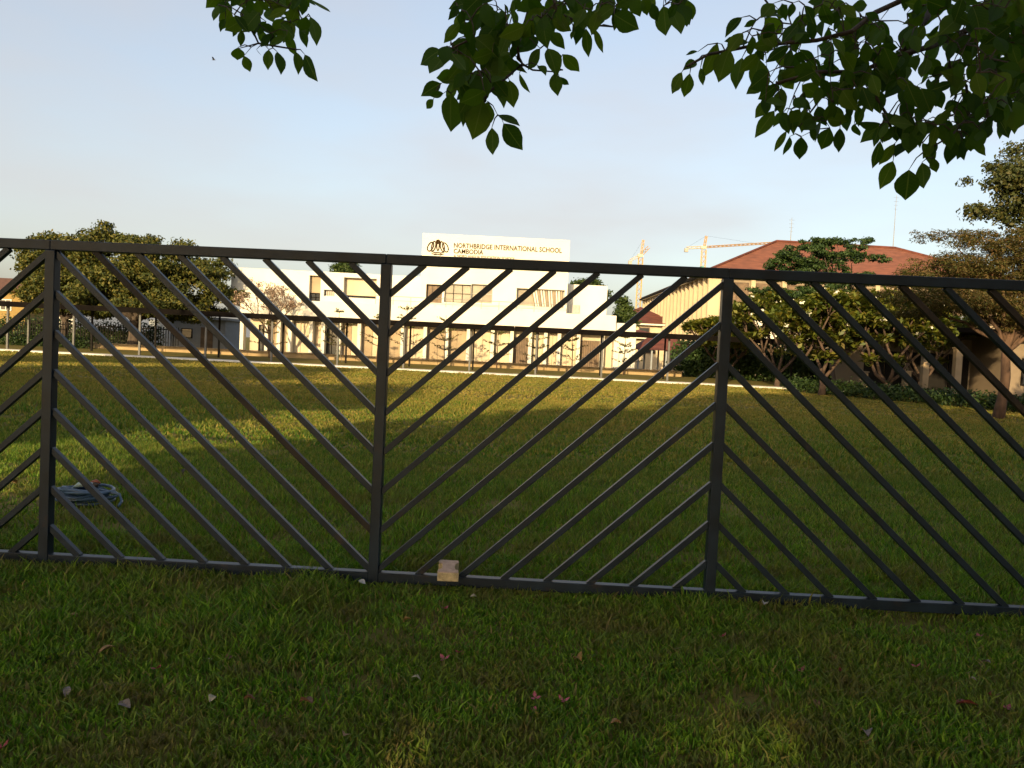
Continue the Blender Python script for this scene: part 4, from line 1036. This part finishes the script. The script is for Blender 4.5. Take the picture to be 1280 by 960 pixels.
# trunk, limbs and the crown overhead
tr = MB(); tp = bent((0, 0, -.15), (-.25, .3, 3.4), 0, 5, .02); tr.tube(tp, [.27, .21, .19, .18, .17, .16], 12); tr.build('trunk', 'bark', ot, smooth=True)
lb = MB(); fk = Vector((-.25, .3, 3.3))
for p, r0 in tops:
    mid = Vector((p.x*.55-.1, p.y*.5, p.z+.75+abs(p.x)*.12)); pts = [fk, fk.lerp(mid, .5)+Vector((0, 0, .25)), mid, mid.lerp(p, .6)+Vector((0, 0, .2)), p]
    lb.tube(pts, [.07, .055, .04, .026, r0], 7)
for k in range(9):
    a = k*.7; q = Vector((math.cos(a)*3.0-.8, math.sin(a)*2.6+.6, 5.2+.6*math.sin(k*2.1))); pts = bent(fk, q, .12, 5, .04); lb.tube(pts, taper(.09, .02, 6), 7)
lb.build('limbs', 'bark', ot, smooth=True)
rnd = random.Random(5); cl = []
for k in range(34):
    a = rnd.random()*6.28; rr = math.sqrt(rnd.random())
    x = -1.6+math.cos(a)*rr*5.2; y = 1.2+math.sin(a)*rr*4.4; z = 4.6+rnd.random()*2.4*(1-.5*rr*rr)
    ztop = CAM_H+.60*max(0, y-1.6+.9)+.9    # keep the overhead crown above what the camera sees
    cl.append((x, y, max(z, ztop), .75, .75, .42, 95))
V, F = leaf_cloud(cl, .17, .55, .5, 17)
tag(link('crown', npmesh('crown', V, F), 'leaf_near_mass', ot), kind='stuff')

# ================================================================== SMALL THINGS ON THE GRASS
# coiled hose
hp = gnd(107, 630); hose = empty('coiled_hose', (hp.x, hp.y, 0)); tag(hose, 'coiled blue grey garden hose lying behind the left fence post', 'hose')
rnd = random.Random(4); pts = []
for i in range(13*18):
    th = 2*math.pi*i/18; turn = i/18
    rx = .20+.045*math.sin(turn*2.3)+.02*math.sin(turn*5); ry = .15+.04*math.cos(turn*1.7)
    pts.append((math.cos(th)*rx+.03*math.sin(turn*1.3), math.sin(th)*ry+.02*math.cos(turn*2.1), .03+.0085*turn+.010*math.sin(th*2+turn)))
pts += [(.30, -.02, .10), (.34, -.06, .05), (.36, -.16, .03)]
mb = MB(); mb.tube(pts, .0125, 7); mb.build('hose_coil', 'hose_blue', hose, smooth=True)
mb = MB(); mb.tube([(-.11, .02, .13), (-.06, .0, .165), (.01, -.01, .175), (.06, 0, .17)], [.016, .022, .020, .018], 8); mb.tube([(-.11, .02, .13), (-.18, .04, .10)], [.013, .013], 7); mb.build('connector', 'hose_pale', hose, smooth=True)
mb = MB(); mb.tube([(.06, 0, .17), (.10, .01, .165)], [.021, .018], 8); mb.build('connector_end', 'litter_dark', hose, smooth=True)
mb = MB(); mb.tube([(-.01, .10, .17), (.03, .11, .178), (.07, .10, .168)], [.012, .021, .008], 8); mb.build('nozzle_cap', 'orange_cap', hose, smooth=True)

# interlocking paver propped on the bottom rail
br = empty('paver_brick', (XP(560, 4.86, .1), 4.86, .10)); tag(br, 'yellow concrete paver with notched sides resting on the bottom fence rail', 'paver')
br.rotation_euler = (R(6), R(1.0), R(4))
w, l = .064, .105
prof = [(-w, -l), (w, -l), (w, -l*.62), (w*.62, -l*.36), (w*.62, l*.36), (w, l*.62), (w, l), (-w, l), (-w, l*.62), (-w*.62, l*.36), (-w*.62, -l*.36), (-w, -l*.62)]
rnd = random.Random(12); prof = [(x*rnd.uniform(.95, 1.03), y*rnd.uniform(.96, 1.02)) for x, y in prof]
mb = MB(); mb.prism([(x, y, 0) for x, y in prof], (0, 0, .053)); mb.build('body', 'paver_side', br, bevel=.004)
mb = MB(); mb.prism([(x*.965, y*.975, .0535) for x, y in prof], (0, 0, .003)); mb.build('wearing_face', 'paver_top', br)

# fallen leaves, petals and scraps
def curled(seed, wid, curl, fold):
    rnd = random.Random(seed); v = []; f = []; k = 6; prof = [.05, .6, .95, 1, .75, .4, .02]
    for i in range(k+1):
        s = i/k; w_ = prof[i]*wid*.5; zz = curl*math.sin(s*math.pi*.9)+rnd.uniform(-.03, .03)
        v += [(-w_, s-.5, zz+fold*w_+rnd.uniform(0, .05)), (0, s-.5, zz), (w_, s-.5, zz+fold*w_*rnd.uniform(.5, 1.4))]
    for i in range(k):
        a = i*3; f += [(a, a+1, a+4, a+3), (a+1, a+2, a+5, a+4)]
    n = len(v); v += [(x, y, z-.012) for x, y, z in v]; f += [tuple(n+j for j in q[::-1]) for q in f]
    return v, f
def bract(seed):
    rnd = random.Random(seed); v = []; f = []
    for k in range(3):
        a = k*2.09+rnd.uniform(-.3, .3); d = Vector((math.cos(a), math.sin(a), rnd.uniform(.2, .7))); s_ = Vector((-math.sin(a), math.cos(a), 0))
        n = len(v); v += [(0, 0, 0), tuple(d*.28+s_*.2), tuple(d*.55+Vector((0, 0, .08))), tuple(d*.28-s_*.2), tuple(d*.3+Vector((0, 0, -.05)))]; f += [(n, n+1, n+4), (n+1, n+2, n+4), (n+2, n+3, n+4), (n+3, n, n+4)]
    return v, f
def litter(name, px, py, size, m, label, cat, kind='leaf', z=.032, i=[0]):
    size *= .88
    i[0] += 1; k = i[0]; p = gnd(px, py, z); rnd = random.Random(k*7)
    v, f = curled(k, rnd.uniform(.45, .75), rnd.uniform(.1, .28), rnd.uniform(.2, .9)) if kind == 'leaf' else bract(k)
    me = bpy.data.meshes.new(name); me.from_pydata([(x*size, y*size, q*size) for x, y, q in v], [], f); me.update()
    o = link(name, me, m, loc=(p.x, p.y, z)); o.rotation_euler = (rnd.uniform(-.35, .45), rnd.uniform(-.4, .4), rnd.uniform(0, 6.28)); tag(o, label, cat, 'litter on the shaded grass')
LT = [(134, 813, .085, 'litter_tan', 'pale tan curled leaf, largest one in the left foreground grass'), (93, 772, .07, 'litter_tan', 'faded tan leaf in the grass below the left fence post'), (210, 803, .055, 'litter_tan', 'small tan leaf in grass, between the pale tan leaf and the brown one'),
      (285, 824, .075, 'litter_brown', 'orange brown curled leaf in the left foreground grass'), (264, 826, .035, 'litter_pale', 'tiny whitish leaf scrap beside the orange brown leaf'), (156, 882, .075, 'litter_grey', 'grey flat leaf below the pale tan leaf at left'),
      (84, 865, .07, 'litter_grey', 'grey brown leaf near the left edge of the foreground'), (265, 874, .05, 'litter_pale', 'small cream leaf standing in the left foreground grass'), (311, 875, .06, 'litter_brown', 'brown leaf just right of the small cream leaf'),
      (382, 879, .08, 'litter_brown', 'long brown leaf in the grass left of centre foreground'), (431, 920, .06, 'litter_tan', 'tan leaf near the bottom edge, left of centre'), (62, 827, .045, 'litter_dark', 'small dark round leaf near the left edge'),
      (592, 746, .055, 'litter_pale', 'whitish leaf in the grass just below the yellow paver'), (520, 849, .05, 'litter_pale', 'small pale leaf in the centre foreground grass'), (509, 776, .055, 'litter_yellow', 'orange bent leaf stalk in the grass right of the middle post'),
      (604, 734, .05, 'litter_brown', 'reddish brown leaf under the rail right of the paver'), (724, 824, .08, 'litter_yellow', 'yellowed leaf in the grass right of centre'), (1082, 919, .095, 'litter_grey', 'broad grey brown leaf near the bottom right'),
      (1233, 829, .06, 'litter_grey', 'grey leaf near the right edge below the rail'), (1208, 882, .11, 'petal_red', 'long dark reddish leaf at the lower right edge'), (1216, 850, .04, 'litter_pale', 'tiny pale leaf above the long reddish leaf'),
      (230, 590, .09, 'litter_dark', 'black leaf lying on the lawn behind the left fence bay'), (16, 604, .12, 'litter_tan', 'tan leaf on the lawn at the left edge beyond the fence'), (972, 792, .05, 'litter_brown', 'small brown leaf below the rail right of the right post'),
      (1020, 880, .06, 'litter_brown', 'dull brown leaf low in the right foreground grass'), (770, 905, .055, 'litter_tan', 'tan leaf near the bottom edge right of centre')]
for px, py, s, m, lb in LT: litter('fallen_leaf', px, py, s, m, lb, 'leaf')
PT = [(556, 761, .055, 'petal_pink', 'pink fallen flower right below the yellow paver'), (555, 824, .065, 'petal_pink', 'bright pink fallen flower in the centre foreground'), (669, 872, .055, 'petal_pink', 'pink petal, upper left of the group of three at bottom centre'),
      (704, 876, .06, 'petal_pink', 'pink petal, rightmost of the group of three at bottom centre'), (667, 888, .05, 'petal_pink', 'pink petal, lowest of the group of three at bottom centre'), (574, 816, .045, 'petal_red', 'dull red petal just right of the bright pink flower'),
      (869, 754, .06, 'petal_red', 'dull red petal at the foot of the right fence post'), (904, 796, .055, 'petal_pink', 'pink petal below the right fence post'), (1001, 839, .055, 'petal_pink', 'pink petal in the right foreground, left of a dull red pair'),
      (1051, 839, .045, 'petal_red', 'lower dull red petal of a pair in the right foreground'), (1043, 824, .04, 'petal_red', 'upper dull red petal of a pair in the right foreground'), (1146, 833, .055, 'petal_pink', 'faded pink petal in the right foreground'),
      (1224, 796, .06, 'petal_pink', 'pink petal below the bottom rail near the right edge'), (1239, 870, .065, 'petal_red', 'red petal at the right edge above the last grass corner'), (1259, 886, .06, 'petal_pink', 'pink petal at the far lower right edge'),
      (196, 836, .06, 'petal_red', 'dull red flower in the left foreground grass'), (3, 935, .055, 'petal_red', 'red petal at the bottom left corner')]
for px, py, s, m, lb in PT: litter('fallen_petal', px, py, s, m, lb, 'petal', 'bract')
for px, py, s, lb in ((955, 757, .085, 'crumpled white scrap under the rail right of the right post'), (452, 728, .07, 'grey white scrap at the foot of the middle post')):
    litter('paper_scrap', px, py, s, 'white_scrap', lb, 'scrap', 'leaf', .04)

# a bird high in the sky
bp_ = at(267, 75, 60); bird = empty('bird', bp_); tag(bird, 'tiny dark bird flying in the sky at upper left', 'bird')
mb = MB(); mb.tube([(-.14, 0, 0), (-.08, 0, .005), (.02, 0, .01), (.10, 0, .01), (.15, 0, .015)], [.006, .022, .032, .022, .006], 6); mb.build('body', 'bird_feather', bird, smooth=True)
for sg in (-1, 1):
    mb = MB(); mb.prism([(.05, 0, .02), (.09, sg*.12-.08, .10), (.0, sg*.24-.1, .13), (-.05, sg*.12-.06, .08), (-.05, 0, .02)], (0, 0, .004)); mb.build('wing', 'bird_feather', bird)
